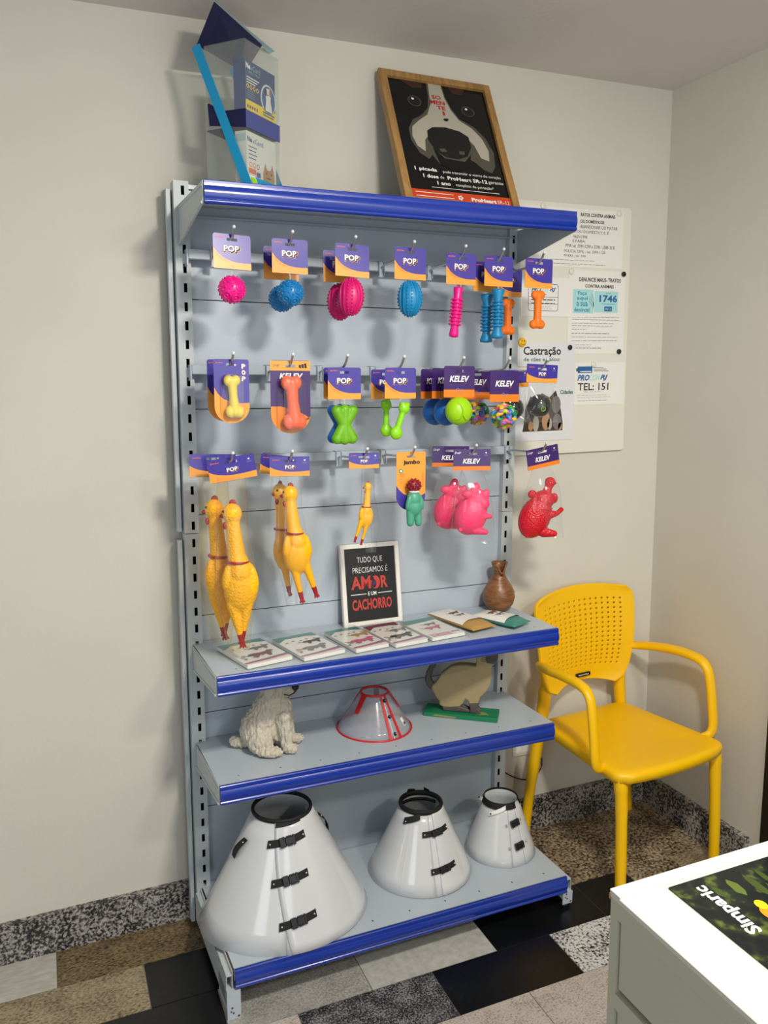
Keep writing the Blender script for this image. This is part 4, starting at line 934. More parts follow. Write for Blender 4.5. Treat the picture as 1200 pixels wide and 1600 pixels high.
c = Cone(.116, .116, .115, .0405); t = thing('protective_collar', 'small clear plastic collar with red trim on the middle shelf', 'collar', (.515, -.098, SZ+.001), group=None)
b = MB(); c.shell(b, 'cone_clear', 0, 360, n=60); obj('cone', b, t)
b = MB(); c.ring(b, .012, .0030, 'red_trim'); obj('base_trim', b, t); b = MB(); c.ring(b, .985, .0034, 'red_trim', flat=1.2); obj('neck_trim', b, t)
for a0 in (-88, -70):
    b = MB(); b.loft([[tuple(c.P(a0-2.2*(1.6*u+(1-u)*1), u, e)) for e in (.0005,)]+[tuple(c.P(a0+2.2*(1.6*u+(1-u)*1), u, .0005)), tuple(c.P(a0+2.2*(1.6*u+(1-u)), u, .002)), tuple(c.P(a0-2.2*(1.6*u+(1-u)), u, .002))] for u in [i/6 for i in range(7)]], 'red_trim', smooth=False); obj('seam_trim', b, t)
b = MB(); c.shell(b, 'cone_white', -82.5, -81, off=.002); obj('seam_edge', b, t)
for u in (.86, .50, .12):
    b = MB(); c_ = c.P(-79, u, .003); b.sphere(tuple(c_), (.0055, .0055, .0055), 'black', 12, 8); b.sphere(tuple(c.P(-79, u, .0085)), .0018, 'snap', 8, 6); obj('snap', b, t)
for a0 in (-158, -22, 60, 120):
    b = MB()
    b.loft([[tuple(c.P(a0-4.5/(1.3-u), u, .002)), tuple(c.P(a0+4.5/(1.3-u), u, .002)), tuple(c.P(a0+4.5/(1.3-u), u, .004)), tuple(c.P(a0-4.5/(1.3-u), u, .004))] for u in (.55, .7, .85, .98)], 'red_trim', smooth=False); obj('tab', b, t)
b = MB(); c.shell(b, 'poster_white', -52, -42, .18, .38, off=.0016, th=.0008, n=3, nt=2)
for q in range(6): c.shell(b, 'ink', -50.5+q*1.3, -50.0+q*1.3, .21, .27, off=.0022, th=.0004, n=1, nt=1)
obj('price_label', b, t)

# wooden cat
t = thing('cat_figure', 'flat carved wooden cat in tan and brown on a green block', 'figurine', (.812, -.122, SZ-.0018), R(-37))
b = MB(); b.bbox(-.119, .117, -.040, .040, 0, .013, 'base_green', r=.0015, n=1)
b.add([(x, y, .0133) for x, y in ((.040, -.012), (.062, -.022), (.088, -.016), (.078, -.002), (.054, .004))], [(0, 1, 2, 3, 4)], 'base_wear'); b.add([(x, -.0403, z) for x, z in ((-.09, .004), (-.02, .001), (-.01, .006), (-.08, .010))], [(0, 1, 2, 3)], 'base_wear'); obj('base_block', b, t)
def carved(name, pts, th, m, z0=.013, chest=None, cy=0):
    """outline in x-z cut out of board, its edges rounded over"""
    n = len(pts); cx = sum(p[0] for p in pts)/n; cz = sum(p[1] for p in pts)/n; b = MB(); rings = []
    def inset(d):
        out = []
        for i in range(n):
            p0, p1, p2 = Vector(pts[i-1]), Vector(pts[i]), Vector(pts[(i+1) % n]); e = ((p1-p0).normalized()+(p2-p1).normalized()); e = e.normalized() if e.length > 1e-6 else (p2-p1).normalized()
            nn = Vector((-e.y, e.x)); out.append(p1+nn*d)
        return out
    for y, d in ((-th/2, .0042), (-th/2+.0016, .0016), (-th/2+.005, 0), (th/2-.005, 0), (th/2-.0016, .0016), (th/2, .0042)):
        rings.append([(p.x, cy+y, p.y+z0) for p in inset(d*sgn)])
    b.loft(rings, m, cap=True, smooth=False); return b
body = [(-.084, .094), (-.066, .124), (-.040, .147), (-.018, .156), (.001, .159), (.022, .159), (.042, .158), (.044, .180), (.041, .198), (.036, .222), (.040, .232), (.052, .222), (.075, .224), (.088, .236), (.094, .226), (.100, .205), (.108, .192), (.106, .180), (.096, .172), (.091, .155), (.092, .122), (.088, .096), (.078, .076), (.058, .053), (.053, .034), (.024, .030), (.020, .040), (.012, .046), (.004, .028), (-.006, .018), (-.036, .013), (-.058, .012), (-.071, .018), (-.073, .032), (-.081, .040), (-.090, .057), (-.098, .070), (-.096, .082)]
sgn = -1
ar = sum(body[i-1][0]*body[i][1]-body[i][0]*body[i-1][1] for i in range(len(body))); sgn = 1 if ar > 0 else -1
obj('body', carved('body', body, .034, 'cat_tan'), t)
tail = [(-.090, .060), (-.106, .066), (-.117, .080), (-.121, .100), (-.116, .124), (-.106, .145), (-.094, .158), (-.080, .157), (-.086, .146), (-.096, .126), (-.101, .106), (-.097, .092), (-.088, .086)]
ar = sum(tail[i-1][0]*tail[i][1]-tail[i][0]*tail[i-1][1] for i in range(len(tail))); sgn = 1 if ar > 0 else -1
obj('tail', carved('tail', tail, .018, 'cat_grey'), t, label='dark brown tail')
for cy in (-.009, .009):
    b = MB(); b.M = Matrix.Translation((0, cy, 0))
    ar = 1; sgn = 1; pts = [(-.060, .000), (.022, .000), (.028, .006), (.020, .013), (.004, .018), (-.020, .022), (-.045, .016), (-.062, .012)]
    ar = sum(pts[i-1][0]*pts[i][1]-pts[i][0]*pts[i-1][1] for i in range(len(pts))); sgn = 1 if ar > 0 else -1
    q = carved('p', pts, .014, 'cat_grey', cy=cy); obj('hind_paw', q, t)
    pts = [(.027, .0), (.060, .0), (.062, .006), (.052, .018), (.053, .034), (.023, .034), (.026, .014)]
    ar = sum(pts[i-1][0]*pts[i][1]-pts[i][0]*pts[i-1][1] for i in range(len(pts))); sgn = 1 if ar > 0 else -1
    obj('front_paw', carved('p', pts, .014, 'cat_grey', cy=cy*1.0), t)
b = MB(); b.prism([(.078, .172), (.096, .170), (.107, .180), (.109, .192), (.100, .206), (.082, .204), (.072, .190)], -.0182, .0182, 'cat_grey')
b.M = Matrix.Translation((0, 0, .013)); b2 = MB(); b2.M = Matrix.Translation((0, 0, .013)); b2.prism([(.078, .172), (.096, .170), (.1075, .180), (.1095, .192), (.100, .206), (.082, .204), (.072, .190)], -.0182, .0182, 'cat_grey')
for s_ in (-1, 1):
    for q in (0, 1, 2): b2.tube([(.080, s_*.0185, .186-q*.004), (.058, s_*.0185, .192-q*.008)], .0006, 'ink', n=5)
obj('muzzle', b2, t, label='dark brown muzzle with whiskers')

# base shelf cones
SZ = .1309
t = thing('protective_collar', 'largest white protective cone collar, three black buckled straps, left of bottom shelf', 'collar', (.190, -.190, SZ+.0042), group='white protective cone collars'); c = Cone(.245, .208, .317, .080, -.003)
b = MB(); c.shell(b, 'cone_white', -104, 256, n=90); obj('cone', b, t)
b = MB(); c.shell(b, 'cone_white', -100, 70, .004, 1, off=.0034, th=.0018, n=40, nt=14, slant=-20); obj('overlap_flap', b, t)
b = MB(); c.ring(b, .992, .0050, 'strap', off=.001, flat=1.3); c.strip(b, -118, .965, -72, .99, .016, 'strap', off=.003); obj('neck_band', b, t)
buckle(c, t, -99, .840, 56, .027, .05, bl=.044); buckle(c, t, -98, .550, 38, .027, .05, bl=.044); buckle(c, t, -94, .235, 29, .027, .05, bl=.044)
for a0, t0, a1, t1 in ((-167, .80, -178, .62), (-6, .86, 3, .66)):
    b = MB(); rows_ = []
    for i in range(7):
        u = i/6; P_ = [c.P(a0+(a1-a0)*u+e, t0+(t1-t0)*u, .003+.008*math.sin(PI*u)+f_) for e, f_ in ((-5, 0), (5, 0), (5, .002), (-5, .002))]; rows_.append([tuple(p) for p in P_])
    b.loft(rows_, 'strap', smooth=False); b.sphere(tuple(c.P(a0, t0-.03, .008)), .003, 'snap', 8, 6); obj('loop_tab', b, t)
t = thing('protective_collar', 'middle-sized white protective cone collar with two black buckled straps', 'collar', (.642, -.166, SZ+.001), group='white protective cone collars'); c = Cone(.163, .163, .219, .062, .003)
b = MB(); c.shell(b, 'cone_white', -98, 262, n=80); obj('cone', b, t)
b = MB(); c.shell(b, 'cone_white', -91, 70, .006, 1, off=.0032, th=.0018, n=36, nt=12, slant=4); obj('overlap_flap', b, t)
b = MB(); c.ring(b, .99, .0060, 'strap', off=.001, flat=1.5); c.ring(b, .90, .0035, 'strap', off=-.006, flat=1.6, n=30, th0=20, th1=175); obj('neck_band', b, t)
buckle(c, t, -84, .74, 58, .021, .02, bl=.036); buckle(c, t, -83, .30, 38, .021, .02, bl=.036)
for a0, t0, a1, t1, l in ((-156, .86, -118, .95, .004), (78, .97, 100, 1.0, .010), (40, .98, 55, 1.02, .008)):
    b = MB(); c.strip(b, a0, t0, a1, t1, .020, 'strap', off=l); b.sphere(tuple(c.P(a0+(a1-a0)*.15, t0, l+.003)), .003, 'snap', 8, 6); obj('neck_tab', b, t)
b = MB(); c.shell(b, 'poster_white', -139, -138.3, .02, .90, off=.0008, th=.0006, n=1, nt=4); obj('crease', b, t)
t = thing('protective_collar', 'smallest frosted protective cone collar with loose black neck band, right end of bottom shelf', 'collar', (.936, -.172, SZ-.004), group='white protective cone collars'); c = Cone(.116, .116, .180, .054)
b = MB(); c.shell(b, 'cone_frost', -100, 260, n=70); obj('cone', b, t)
b = MB(); c.shell(b, 'cone_frost', -76, -20, .01, .98, off=.0028, th=.0012, n=14); obj('overlap_flap', b, t)
b = MB(); rows_ = []
for i in range(33):
    a = -70-335*i/32; P_ = [c.P(a, .92, .0008), c.P(a, 1.03, .0008), c.P(a, 1.03, .0035), c.P(a, .92, .0035)]; rows_.append([tuple(p) for p in P_])
b.loft(rows_, 'strap', smooth=False); obj('neck_band', b, t)
buckle(c, t, -86, .70, 48, .022, .05, bare=True, bl=.032); buckle(c, t, -84, .33, 46, .022, .04, bare=True, bl=.034)
for a0, t0, a1, t1, l in ((-154, .83, -108, .97, .006), (150, .95, 172, 1.0, .012)):
    b = MB(); c.strip(b, a0, t0, a1, t1, .013, 'white', off=l); b.sphere(tuple(c.P(a0+(a1-a0)*.12, t0+.01, l+.003)), .0028, 'strap', 8, 6); obj('neck_tab', b, t)
# ---------------- top shelf: framed poster and product display ----------------
t = thing('framed_poster', 'oak-framed dark poster of a dog face leaning against the wall on top of the rack', 'poster', (.757, -.161, 2.1215), R(-1.5), rx=-R(27))
fw, fh, fb = .366, .462, .022
b = MB()
b.box(-fw/2, fw/2, -.025, 0, 0, fb, 'oak'); b.box(-fw/2, fw/2, -.025, 0, fh-fb, fh, 'oak'); b.box(-fw/2, -fw/2+fb, -.025, 0, fb, fh-fb, 'oak'); b.box(fw/2-fb, fw/2, -.025, 0, fb, fh-fb, 'oak')
obj('frame', b, t)
b = MB(); b.box(-fw/2+fb, fw/2-fb, -.016, -.004, fb, fh-fb, 'poster_black'); d = .0163
X0, X1, Y0, Y1 = -fw/2+fb, fw/2-fb, fb, fh-fb; PW, PH = X1-X0, Y1-Y0
def U(u, v): return (X0+PW*u, Y1-PH*v)
def pp(pts, m, k=0): b.poly([U(*q) for q in pts], d+.0002*k, m)
pp([(.40, 0), (.56, 0), (.57, .10), (.61, .20), (.67, .28), (.80, .33), (.90, .42), (.95, .54), (.93, .66), (.88, .72), (.80, .70), (.72, .64), (.66, .62), (.60, .70), (.36, .70), (.30, .62), (.26, .66), (.18, .62), (.12, .52), (.12, .42), (.18, .34), (.28, .29), (.36, .22), (.39, .12)], 'fur_shade')
pp([(.42, 0), (.55, 0), (.56, .11), (.60, .21), (.66, .29), (.78, .35), (.86, .43), (.90, .53), (.88, .62), (.80, .60), (.76, .50), (.70, .44), (.34, .43), (.26, .50), (.24, .60), (.17, .56), (.14, .48), (.16, .40), (.24, .34), (.34, .28), (.40, .18)], 'fur_white', 1)
pp([(.30, .42), (.36, .385), (.50, .37), (.64, .39), (.72, .43), (.72, .52), (.66, .60), (.56, .635), (.44, .63), (.34, .58), (.29, .50)], 'nose', 2); pp([(.32, .56), (.42, .64), (.62, .65), (.70, .58), (.66, .70), (.50, .74), (.36, .70)], 'poster_black', 2)
pp([(.12, 0), (.36, 0), (.34, .05), (.24, .06)], 'fur_brown', 1); pp([(.62, 0), (.80, 0), (.76, .06), (.66, .06)], 'fur_brown', 1)
for (u, v) in ((.24, .175), (.78, .20)):
    b.ell(*U(u, v), .022, .019, d+.0003, 'fur_shade', 16); b.ell(*U(u, v), .019, .017, d+.0005, 'nose', 16); b.ell(*U(u-.015, v-.018), .0042, .0038, d+.0007, 'white', 10)
pp([(.38, .565), (.44, .555), (.46, .58), (.40, .59)], 'fur_shade', 3); pp([(.58, .565), (.64, .56), (.63, .59), (.58, .59)], 'fur_shade', 3)
for s, u, v, wd in (('SO', .475, .115, .030), ('MEN', .475, .160, .048), ('TE', .50, .205, .028), ('1', .515, .250, .007)): b.text(s, *U(u, v), wd, .0145, d+.0009, 'poster_red', bold=.03)
b.ell(*U(.52, .305), .008, .005, d+.0009, 'black', 9); b.ell(*U(.535, .298), .006, .003, d+.0011, 'black', 7)
b.text('1 picada', *U(.20, .752), .070, .0150, d+.0005, 'poster_white', bold=.03); b.text('pode transmitir o verme do coração', *U(.66, .757), .190, .0120, d+.0005, 'poster_white')
b.text('1 dose', *U(.235, .803), .048, .0125, d+.0005, 'poster_white', bold=.03); b.text('de', *U(.345, .803), .012, .0095, d+.0005, 'poster_white'); b.text('ProHeart SR-12', *U(.60, .803), .130, .0125, d+.0005, 'poster_white', bold=.03); b.text('garante', *U(.89, .806), .050, .0115, d+.0005, 'poster_white')
b.text('1 ano', *U(.35, .852), .042, .0125, d+.0005, 'poster_white', bold=.03); b.text('completo de proteção*', *U(.66, .856), .124, .0130, d+.0005, 'poster_white')
b.rect(*U(.22, .893), *U(.90, .889), d+.0005, 'poster_white')
b.rect(*U(0, 1), *U(1, .918), d+.0004, 'poster_orange'); b.text('ProHeart', *U(.72, .962), .082, .0130, d+.0007, 'poster_white', bold=.05); b.text('SR-12', *U(.92, .962), .040, .0120, d+.0007, 'poster_white')
for q in range(2): b.rect(*U(.05, .943+.03*q), *U(.42, .938+.03*q), d+.0007, 'poster_white')
for q in range(5): b.ell(U(.485, .958)[0]+.0055*math.cos(q*1.26), U(.485, .958)[1]+.0055*math.sin(q*1.26), .0032, .0032, d+.0007, 'poster_white', 8)
obj('poster_sheet', b, t)

DP = thing('product_display', 'clear acrylic counter display with navy header and cyan side strips atop the rack', 'display', (.121, -.200, 2.1225), R(40))
AX, AY, AZ = .150, .122, .345
b = MB(); b.box(0, .0015, 0, AY, 0, AZ, 'acrylic'); b.box(AX-.0015, AX, 0, AY, 0, AZ, 'acrylic'); b.box(.0015, AX-.0015, AY-.0015, AY, 0, AZ, 'acrylic'); b.box(.0015, AX-.0015, 0, .0015, 0, AZ, 'acrylic'); b.box(0, AX, 0, AY, AZ, AZ+.0015, 'acrylic'); obj('acrylic_box', b, DP)
b = MB(); b.box(.002, AX-.002, .002, AY-.002, .146, .149, 'navy')
b.add([(-.0012, .0, .143), (-.0012, AY-.012, .158), (-.0012, AY-.008, .210), (-.0012, AY-.012, .211), (-.0012, .07, .188), (-.0012, 0, .186), (-.0002, .0, .143), (-.0002, AY-.012, .158), (-.0002, AY-.008, .210), (-.0002, AY-.012, .211), (-.0002, .07, .188), (-.0002, 0, .186)], [(0, 5, 4, 3, 2, 1), (6, 7, 8, 9, 10, 11), (0, 1, 7, 6), (1, 2, 8, 7), (2, 3, 9, 8), (3, 4, 10, 9), (4, 5, 11, 10), (5, 0, 6, 11)], 'navy')
b.box(-.0012, AX, -.0014, -.0003, .143, .184, 'lilac'); obj('shelf_tray', b, DP)
def quad(b, P_, th, m):
    """thin plate through four corners"""
    P_ = [Vector(p) for p in P_]; n = (P_[1]-P_[0]).cross(P_[3]-P_[0]).normalized()*th
    v = [tuple(p) for p in P_]+[tuple(p+n) for p in P_]; N = len(P_)
    b.add(v, [tuple(range(N-1, -1, -1)), tuple(range(N, 2*N))]+[(i, (i+1) % N, N+(i+1) % N, N+i) for i in range(N)], m)
for x in (-.004, AX+.002):
    b = MB(); quad(b, [(x, .156, .346), (x, .132, .3535), (x, -.020, .0), (x, .008, .0)], .0018, 'cyan'); obj('side_strip', b, DP)
b = MB(); quad(b, [(0, .144, .3525), (.205, .144, .3525), (.240, .110, .430), (-.004, .084, .4405)], .0022, 'navy')
quad(b, [(-.004, .0845, .4412), (.345, .110, .430), (.335, .122, .418), (.236, .1115, .4290)], .0022, 'pale_blue'); obj('header_panel', b, DP)
b = MB(); quad(b, [(-.002, -.016, 0), (AX+.002, -.016, 0), (AX+.002, -.004, .030), (-.002, -.004, .030)], .0015, 'cyan')
quad(b, [(-.003, -.0164, .004), (.030, -.0164, .004), (.026, -.006, .031), (-.003, -.006, .031)], -.0010, 'pk_card'); quad(b, [(.0, -.0178, .007), (.024, -.0178, .007), (.020, -.010, .026), (.002, -.010, .026)], -.0006, 'ball_lime'); obj('front_banner', b, DP)
D0 = Matrix.Translation((.121, -.200, 2.1225)) @ Matrix.Rotation(R(40), 4, 'Z')
def med_box(label, z0, z1, kind):
    t = bpy.data.objects.new('medicine_box', None); COL.objects.link(t); t.matrix_world = G @ D0 @ Matrix.Translation((.006, .0045, z0)); tag(t, label, 'box', 'medicine boxes in the display')
    h = z1-z0; w = .132; b = MB(); b.box(0, w, 0, .034, 0, h, 'box_blue' if kind == 0 else 'box_white'); d = .0004
    if kind == 0:
        b.rect(0, h-.120, w, h-.092, d, 'box_yellow'); b.text('Ne', .013, h-.013, .020, .014, d, 'white', bold=.05); b.text('xGard', .045, h-.0135, .040, .013, d, 'pale_blue')
        b.text('SPECTRA', .038, h-.026, .050, .006, d, 'pale_blue')
        for q in range(3): b.rect(.006, h-.040-.006*q, .060-.008*q, h-.0375-.006*q, d, 'white')
        for q in range(4): b.ell(.010+.014*q, h-.060, .0055, .0055, d, 'box_yellow', 12); b.ell(.010+.014*q, h-.060, .003, .003, d+.0002, 'box_blue', 8)
        for q in range(4): b.rect(.006, h-.070-.005*q, .040, h-.0692-.005*q, d, 'pale_blue')
        b.ell(.100, h-.068, .034, .036, d, 'pk_card', 24); b.ell(.101, h-.068, .030, .032, d+.0002, 'info_navy', 24)
        b.poly([(.086, h-.096), (.090, h-.070), (.084, h-.052), (.092, h-.042), (.106, h-.040), (.112, h-.052), (.110, h-.068), (.118, h-.096)], d+.0004, 'poster_white'); b.ell(.088, h-.052, .006, .010, d+.0006, 'dog_dark', 10); b.ell(.108, h-.050, .005, .009, d+.0006, 'dog_tan', 10); b.ell(.097, h-.057, .0025, .002, d+.0008, 'black', 8)
        for q in range(5): b.rect(.006+.010*q, h-.110, .012+.010*q, h-.103, d+.0002, 'box_blue')
        b.rect(.074, h-.104, .128, h-.101, d+.0002, 'box_blue'); b.rect(.074, h-.110, .124, h-.107, d+.0002, 'box_blue')
    else:
        b.text('Ne', .014, h-.018, .020, .013, d, 'box_blue', bold=.04); b.text('xGard', .050, h-.0185, .046, .013, d, 'lilac')
        for q in range(4): b.rect(.008, h-.036-.009*q, .045-.004*(q % 2), h-.0335-.009*q, d, 'lilac')
        for q in range(3): b.ell(.017+.016*q, h-.077, .0065, .0065, d, 'box_orange' if q < 2 else 'toy_red', 12); b.ell(.017+.016*q, h-.077, .0045, .0045, d+.0002, 'box_white', 12)
        b.rect(.008, h-.098, .040, h-.086, d, 'box_orange'); b.rect(.042, h-.102, .060, h-.090, d, 'lilac')
        b.poly([(.070, 0), (.072, h-.085), (.082, h-.060), (.090, h-.075), (.106, h-.074), (.114, h-.058), (.124, h-.082), (.126, 0)], d, 'dog_tan')
        for q in range(3): b.ell(.098, h-.095-.012*q, .012, .0018, d+.0002, 'dog_dark', 10)
        for s_ in (-1, 1): b.ell(.098+.011*s_, h-.084, .003, .003, d+.0003, 'dog_dark', 8)
        b.box(-.0004, -.0001, .002, .032, h-.024, h-.006, 'box_pale')
    obj('carton', b, t); return t
med_box('dark blue medicine box with yellow band, upper one in the display', .1495, .303, 0)
med_box('white medicine box with ginger animal picture, lower one in the display', .002, .138, 1)

# ---------------- wall: white board, notices, magnets, socket ----------------
def wthing(name, label, cat, x, z, y=YW, group=None): return thing(name, label, cat, (x, y, z), 0, I4, group)
b = MB(); b.prism(rrect(.985, 1.383, 1.562, 2.206, .012, 4), YW-.012, YW-.003, 'board_white')
o = obj('magnetic_board', b); tag(o, 'plain off-white magnetic board on the wall, half behind the rack', 'notice board')
YB = YW-.0128
def sheet(name, label, x0, z0, x1, z1, m='paper', y=YB, rot=0):
    t = thing(name, label, 'notice', ((x0+x1)/2, y, (z0+z1)/2), 0, I4, 'notices on the magnetic board', ry=rot)
    b = MB(); w, h = x1-x0, z1-z0; b.prism(rrect(-w/2, -h/2, w/2, h/2, .002, 1), -.0003, .0003, m); return t, b, w/2, h/2
def lines(b, x0, x1, z, dz, n, d=.0006, m='ink', th=.0011, jag=.08):
    rr = random.Random(int(z*9999))
    for i in range(n):
        e = x1-(x1-x0)*jag*rr.random()*3; x = x0
        while x < e:
            w_ = rr.uniform(.006, .022); b.rect(x, z-dz*i, min(x+w_, e), z-dz*i+th, d, m); x += w_+.003
# top notice; its left part stays behind the rack
t, b, w, h = sheet('mistreatment_notice', 'top white notice about mistreating animals, its left half behind the rack', 1.105, 2.004, 1.529, 2.192)
L0 = -w+.175; d = .0006
b.text('RATOS CONTRA ANIMAIS', w-.105, h-.018, .140, .0115, d, 'ink', bold=.03); b.text('OU DOMÉSTICOS', w-.128, h-.038, .098, .0125, d, 'ink', bold=.03)
b.text('ABANDONAR OU MATAR', w-.101, h-.056, .152, .0110, d, 'ink'); b.text('S OU DOMÉSTICOS, É', w-.130, h-.072, .140, .0125, d, 'ink')
b.text('9605/1998', w-.175, h-.089, .055, .0095, d, 'ink'); b.text('E PARA:', w-.180, h-.103, .050, .0095, d, 'ink')
b.text('PMA tel. 3399-3298 e 3298 / 2589-3133', w-.132, h-.119, .200, .0105, d, 'ink'); b.text('POLÍCIA CIVIL - tel. 3399-1128', w-.155, h-.135, .165, .0115, d, 'ink'); b.text('PMERJ - tel. 190', w-.195, h-.152, .085, .0095, d, 'ink')
lines(b, -w+.13, w-.10, h-.166, .010, 1); lines(b, -w+.12, w-.03, h-.178, .01, 1); obj('sheet', b, t)
t, b, w, h = sheet('reporting_notice', 'notice with pale blue 1746 panel, held by black magnets', 1.313, 1.720, 1.546, 1.996)
b.text('DENUNCIE MAUS- TRATOS', .010, h-.030, .172, .0135, d, 'ink', bold=.03); b.text('CONTRA ANIMAIS', .008, h-.051, .118, .0115, d, 'ink', bold=.03)
zt = h-.063; b.rect(-w+.018, zt-.078, w-.026, zt, d, 'info_blue'); b.poly([(-w+.018, zt-.078), (-w+.098, zt-.078), (-w+.104, zt-.05), (-w+.098, zt-.02), (-w+.080, zt), (-w+.018, zt)], d+.0002, 'info_blue')
b.rect(-.016, zt-.078, w-.026, zt, d+.0002, 'paper')
b.rect(-.012, zt-.074, w-.030, zt-.004, d+.0003, 'info_blue'); 
for s, z, wd in (('Faça', .013, .036), ('aqui', .030, .044), ('a sua', .048, .046), ('denúncia!', .066, .062)): b.text(s, -w+.055, zt-z, wd, .0145, d+.0004, 'info_teal', bold=.02)
for q in (1, 2, 3): b.tube([(-w+.080+.007*q*math.cos(a), -d-.0004, zt-.035+.009*q*math.sin(a)) for a in (-.9, -.45, 0, .45, .9)], .0008, 'info_teal', n=4)
b.text('LIGUE', .045, zt-.010, .018, .004, d+.0006, 'info_navy'); b.text('1746', .046, zt-.028, .074, .024, d+.0006, 'info_navy', bold=.03); b.rect(.018, zt-.0465, .076, zt-.0450, d+.0006, 'info_navy'); b.rect(.030, zt-.070, .062, zt-.054, d+.0006, 'info_navy'); b.text('RIO', .046, zt-.062, .022, .008, d+.0008, 'info_blue')
lines(b, -w+.016, w-.010, zt-.092, .0080, 2); lines(b, -w+.016, w-.004, zt-.112, .0080, 2); lines(b, -w+.016, -.03, zt-.132, .01, 1); lines(b, -w+.016, w-.04, zt-.146, .010, 1, th=.0018); lines(b, -w+.016, w-.016, zt-.158, .012, 2); lines(b, -w+.016, -.01, zt-.184, .01, 1); lines(b, -w+.016, w-.06, zt-.195, .01, 1, th=.0018); obj('sheet', b, t)
t, b, w, h = sheet('consumer_notice', 'small notice reading TEL: 151 in large letters, lowest on the board', 1.346, 1.546, 1.556, 1.690)
b.rect(-w+.012, h-.035, -w+.072, h-.013, d, 'info_navy'); b.rect(-w+.022, h-.032, -w+.068, h-.0285, d+.0002, 'paper'); b.ell(-w+.009, h-.024, .004, .007, d, 'castr_green', 8)
for q in range(3): b.rect(-w+.078, h-.018-.0055*q, -w+.078+(.040, .054, .062)[q], h-.0165-.0055*q, d, 'ink')
b.text('PRO', -w+.036, h-.051, .050, .021, d, 'info_navy', bold=.04, shear=.3); b.text('CON', -w+.083, h-.051, .044, .021, d, 'info_blue', bold=.02, shear=.3); b.text('RJ', -w+.122, h-.052, .032, .021, d, 'info_navy', bold=.04, shear=.3)
b.text('TEL: 151', -w+.078, h-.082, .128, .025, d, 'ink', bold=.015); lines(b, -w+.040, w-.09, h-.100, .01, 1); lines(b, -w+.010, w-.05, h-.111, .0075, 2, th=.0007); lines(b, -w+.015, w-.06, h-.130, .01, 1); obj('sheet', b, t)
t, b, w, h = sheet('consumer_notice', 'white notice with a small ruled box, behind the hanging orange bones', 1.125, 1.842, 1.330, 1.968, y=YB-.0009)
bx0, bx1, bz0, bz1 = -w+.030, -w+.146, -h+.018, -h+.104
b.tube([(x, -d, z) for x, z in rrect(bx0, bz0, bx1, bz1, .008, 4)], .0008, 'lilac', n=4, closed=True); b.rect(bx0, bz1-.042, bx1, bz1-.0408, d, 'lilac'); b.rect(bx0, bz0+.022, bx1, bz0+.0232, d, 'lilac')
b.text('PRO', bx0+.030, bz1-.018, .036, .015, d, 'info_navy', bold=.04, shear=.3); b.text('CON', bx0+.062, bz1-.018, .028, .015, d, 'info_blue', shear=.3); b.text('RJ', bx0+.094, bz1-.018, .024, .015, d, 'info_navy', bold=.04, shear=.3)
lines(b, bx0+.012, bx1-.010, bz1-.052, .012, 2, th=.0035, jag=.02); lines(b, bx0+.02, bx1-.014, bz0+.012, .006, 2, th=.0008); b.rect(bx0+.050, bz1-.034, bx0+.070, bz1-.032, d, 'lilac'); obj('sheet', b, t)
t, b, w, h = sheet('neutering_poster', 'neutering poster headed Castração with cats and dogs along its foot', 1.110, 1.430, 1.345, 1.757, 'paper2', y=YB-.001)
b.text('Castração', -.014, h-.030, .148, .034, d, 'ink', bold=.02); b.text('de cães e gatos:', -.015, h-.057, .144, .017, d, 'castr_green', bold=.015); b.rect(-w+.010, h-.081, -.002, h-.078, d, 'gold_line')
b.text('Cidades', .086, h-.165, .052, .014, d, 'castr_green', bold=.03)
b.poly([(-w+.030, -h+.032), (-w+.034, -h+.050), (-w+.040, -h+.105), (-w+.060, -h+.150), (-w+.085, -h+.135), (-w+.105, -h+.160), (-w+.135, -h+.145), (-w+.160, -h+.168), (-w+.178, -h+.120), (-w+.190, -h+.060), (-w+.190, -h+.032)], d, 'dog_dark')
for cx_, cz_, rx_, rz_, m_ in ((-.035, -h+.058, .012, .028, 'fur_white'), (-.055, -h+.05, .010, .016, 'dog_tan'), (.005, -h+.066, .016, .032, 'dog_tan'), (.020, -h+.055, .010, .020, 'fur_white'), (.050, -h+.062, .018, .028, 'pk_grey'), (.062, -h+.045, .008, .014, 'dog_tan'), (-.015, -h+.11, .020, .026, 'fur_shade'), (.045, -h+.12, .018, .030, 'pk_grey')): b.ell(cx_, cz_, rx_, rz_, d+.0003, m_, 12)
b.rect(-w+.02, -h+.022, w-.02, -h+.031, d+.0005, 'paper2'); obj('sheet', b, t)
def magnet(label, x, z, m, r=.0085, th=.006, y=YB-.0008, group='round magnets on the board'):
    b = MB(); b.M = Euler((PI/2, 0, 0)).to_matrix().to_4x4(); b.lathe([(r*.9, 0), (r, .001), (r, th-.0015), (r*.85, th), (.0005, th)], m, 18)
    o = obj('magnet', b); o.matrix_world = Matrix.Translation((x, y, z)); return tag(o, label, 'magnet', group)
magnet('black magnet at the upper right of the 1746 notice', 1.535, 1.988, 'black'); magnet('black magnet at the lower right of the 1746 notice', 1.526, 1.727, 'black'); magnet('black magnet at the lower left of the 1746 notice', 1.322, 1.741, 'black')
def clear_magnet(label, x, z): return magnet(label, x, z, 'board_white', r=.010, th=.004, group='white magnets on the board')
clear_magnet('white disc magnet at the right of the top notice', 1.509, 2.186); clear_magnet('white disc magnet at the upper left of the 1746 notice', 1.322, 1.990); clear_magnet('white disc magnet above the TEL: 151 notice', 1.422, 1.684); clear_magnet('white disc magnet on the top notice beside the oak frame', 1.206, 2.192)
t = wthing('smiley_magnet', 'round yellow smiley magnet above the neutering poster heading', 'magnet', 1.133, 1.757, y=YB-.0016)
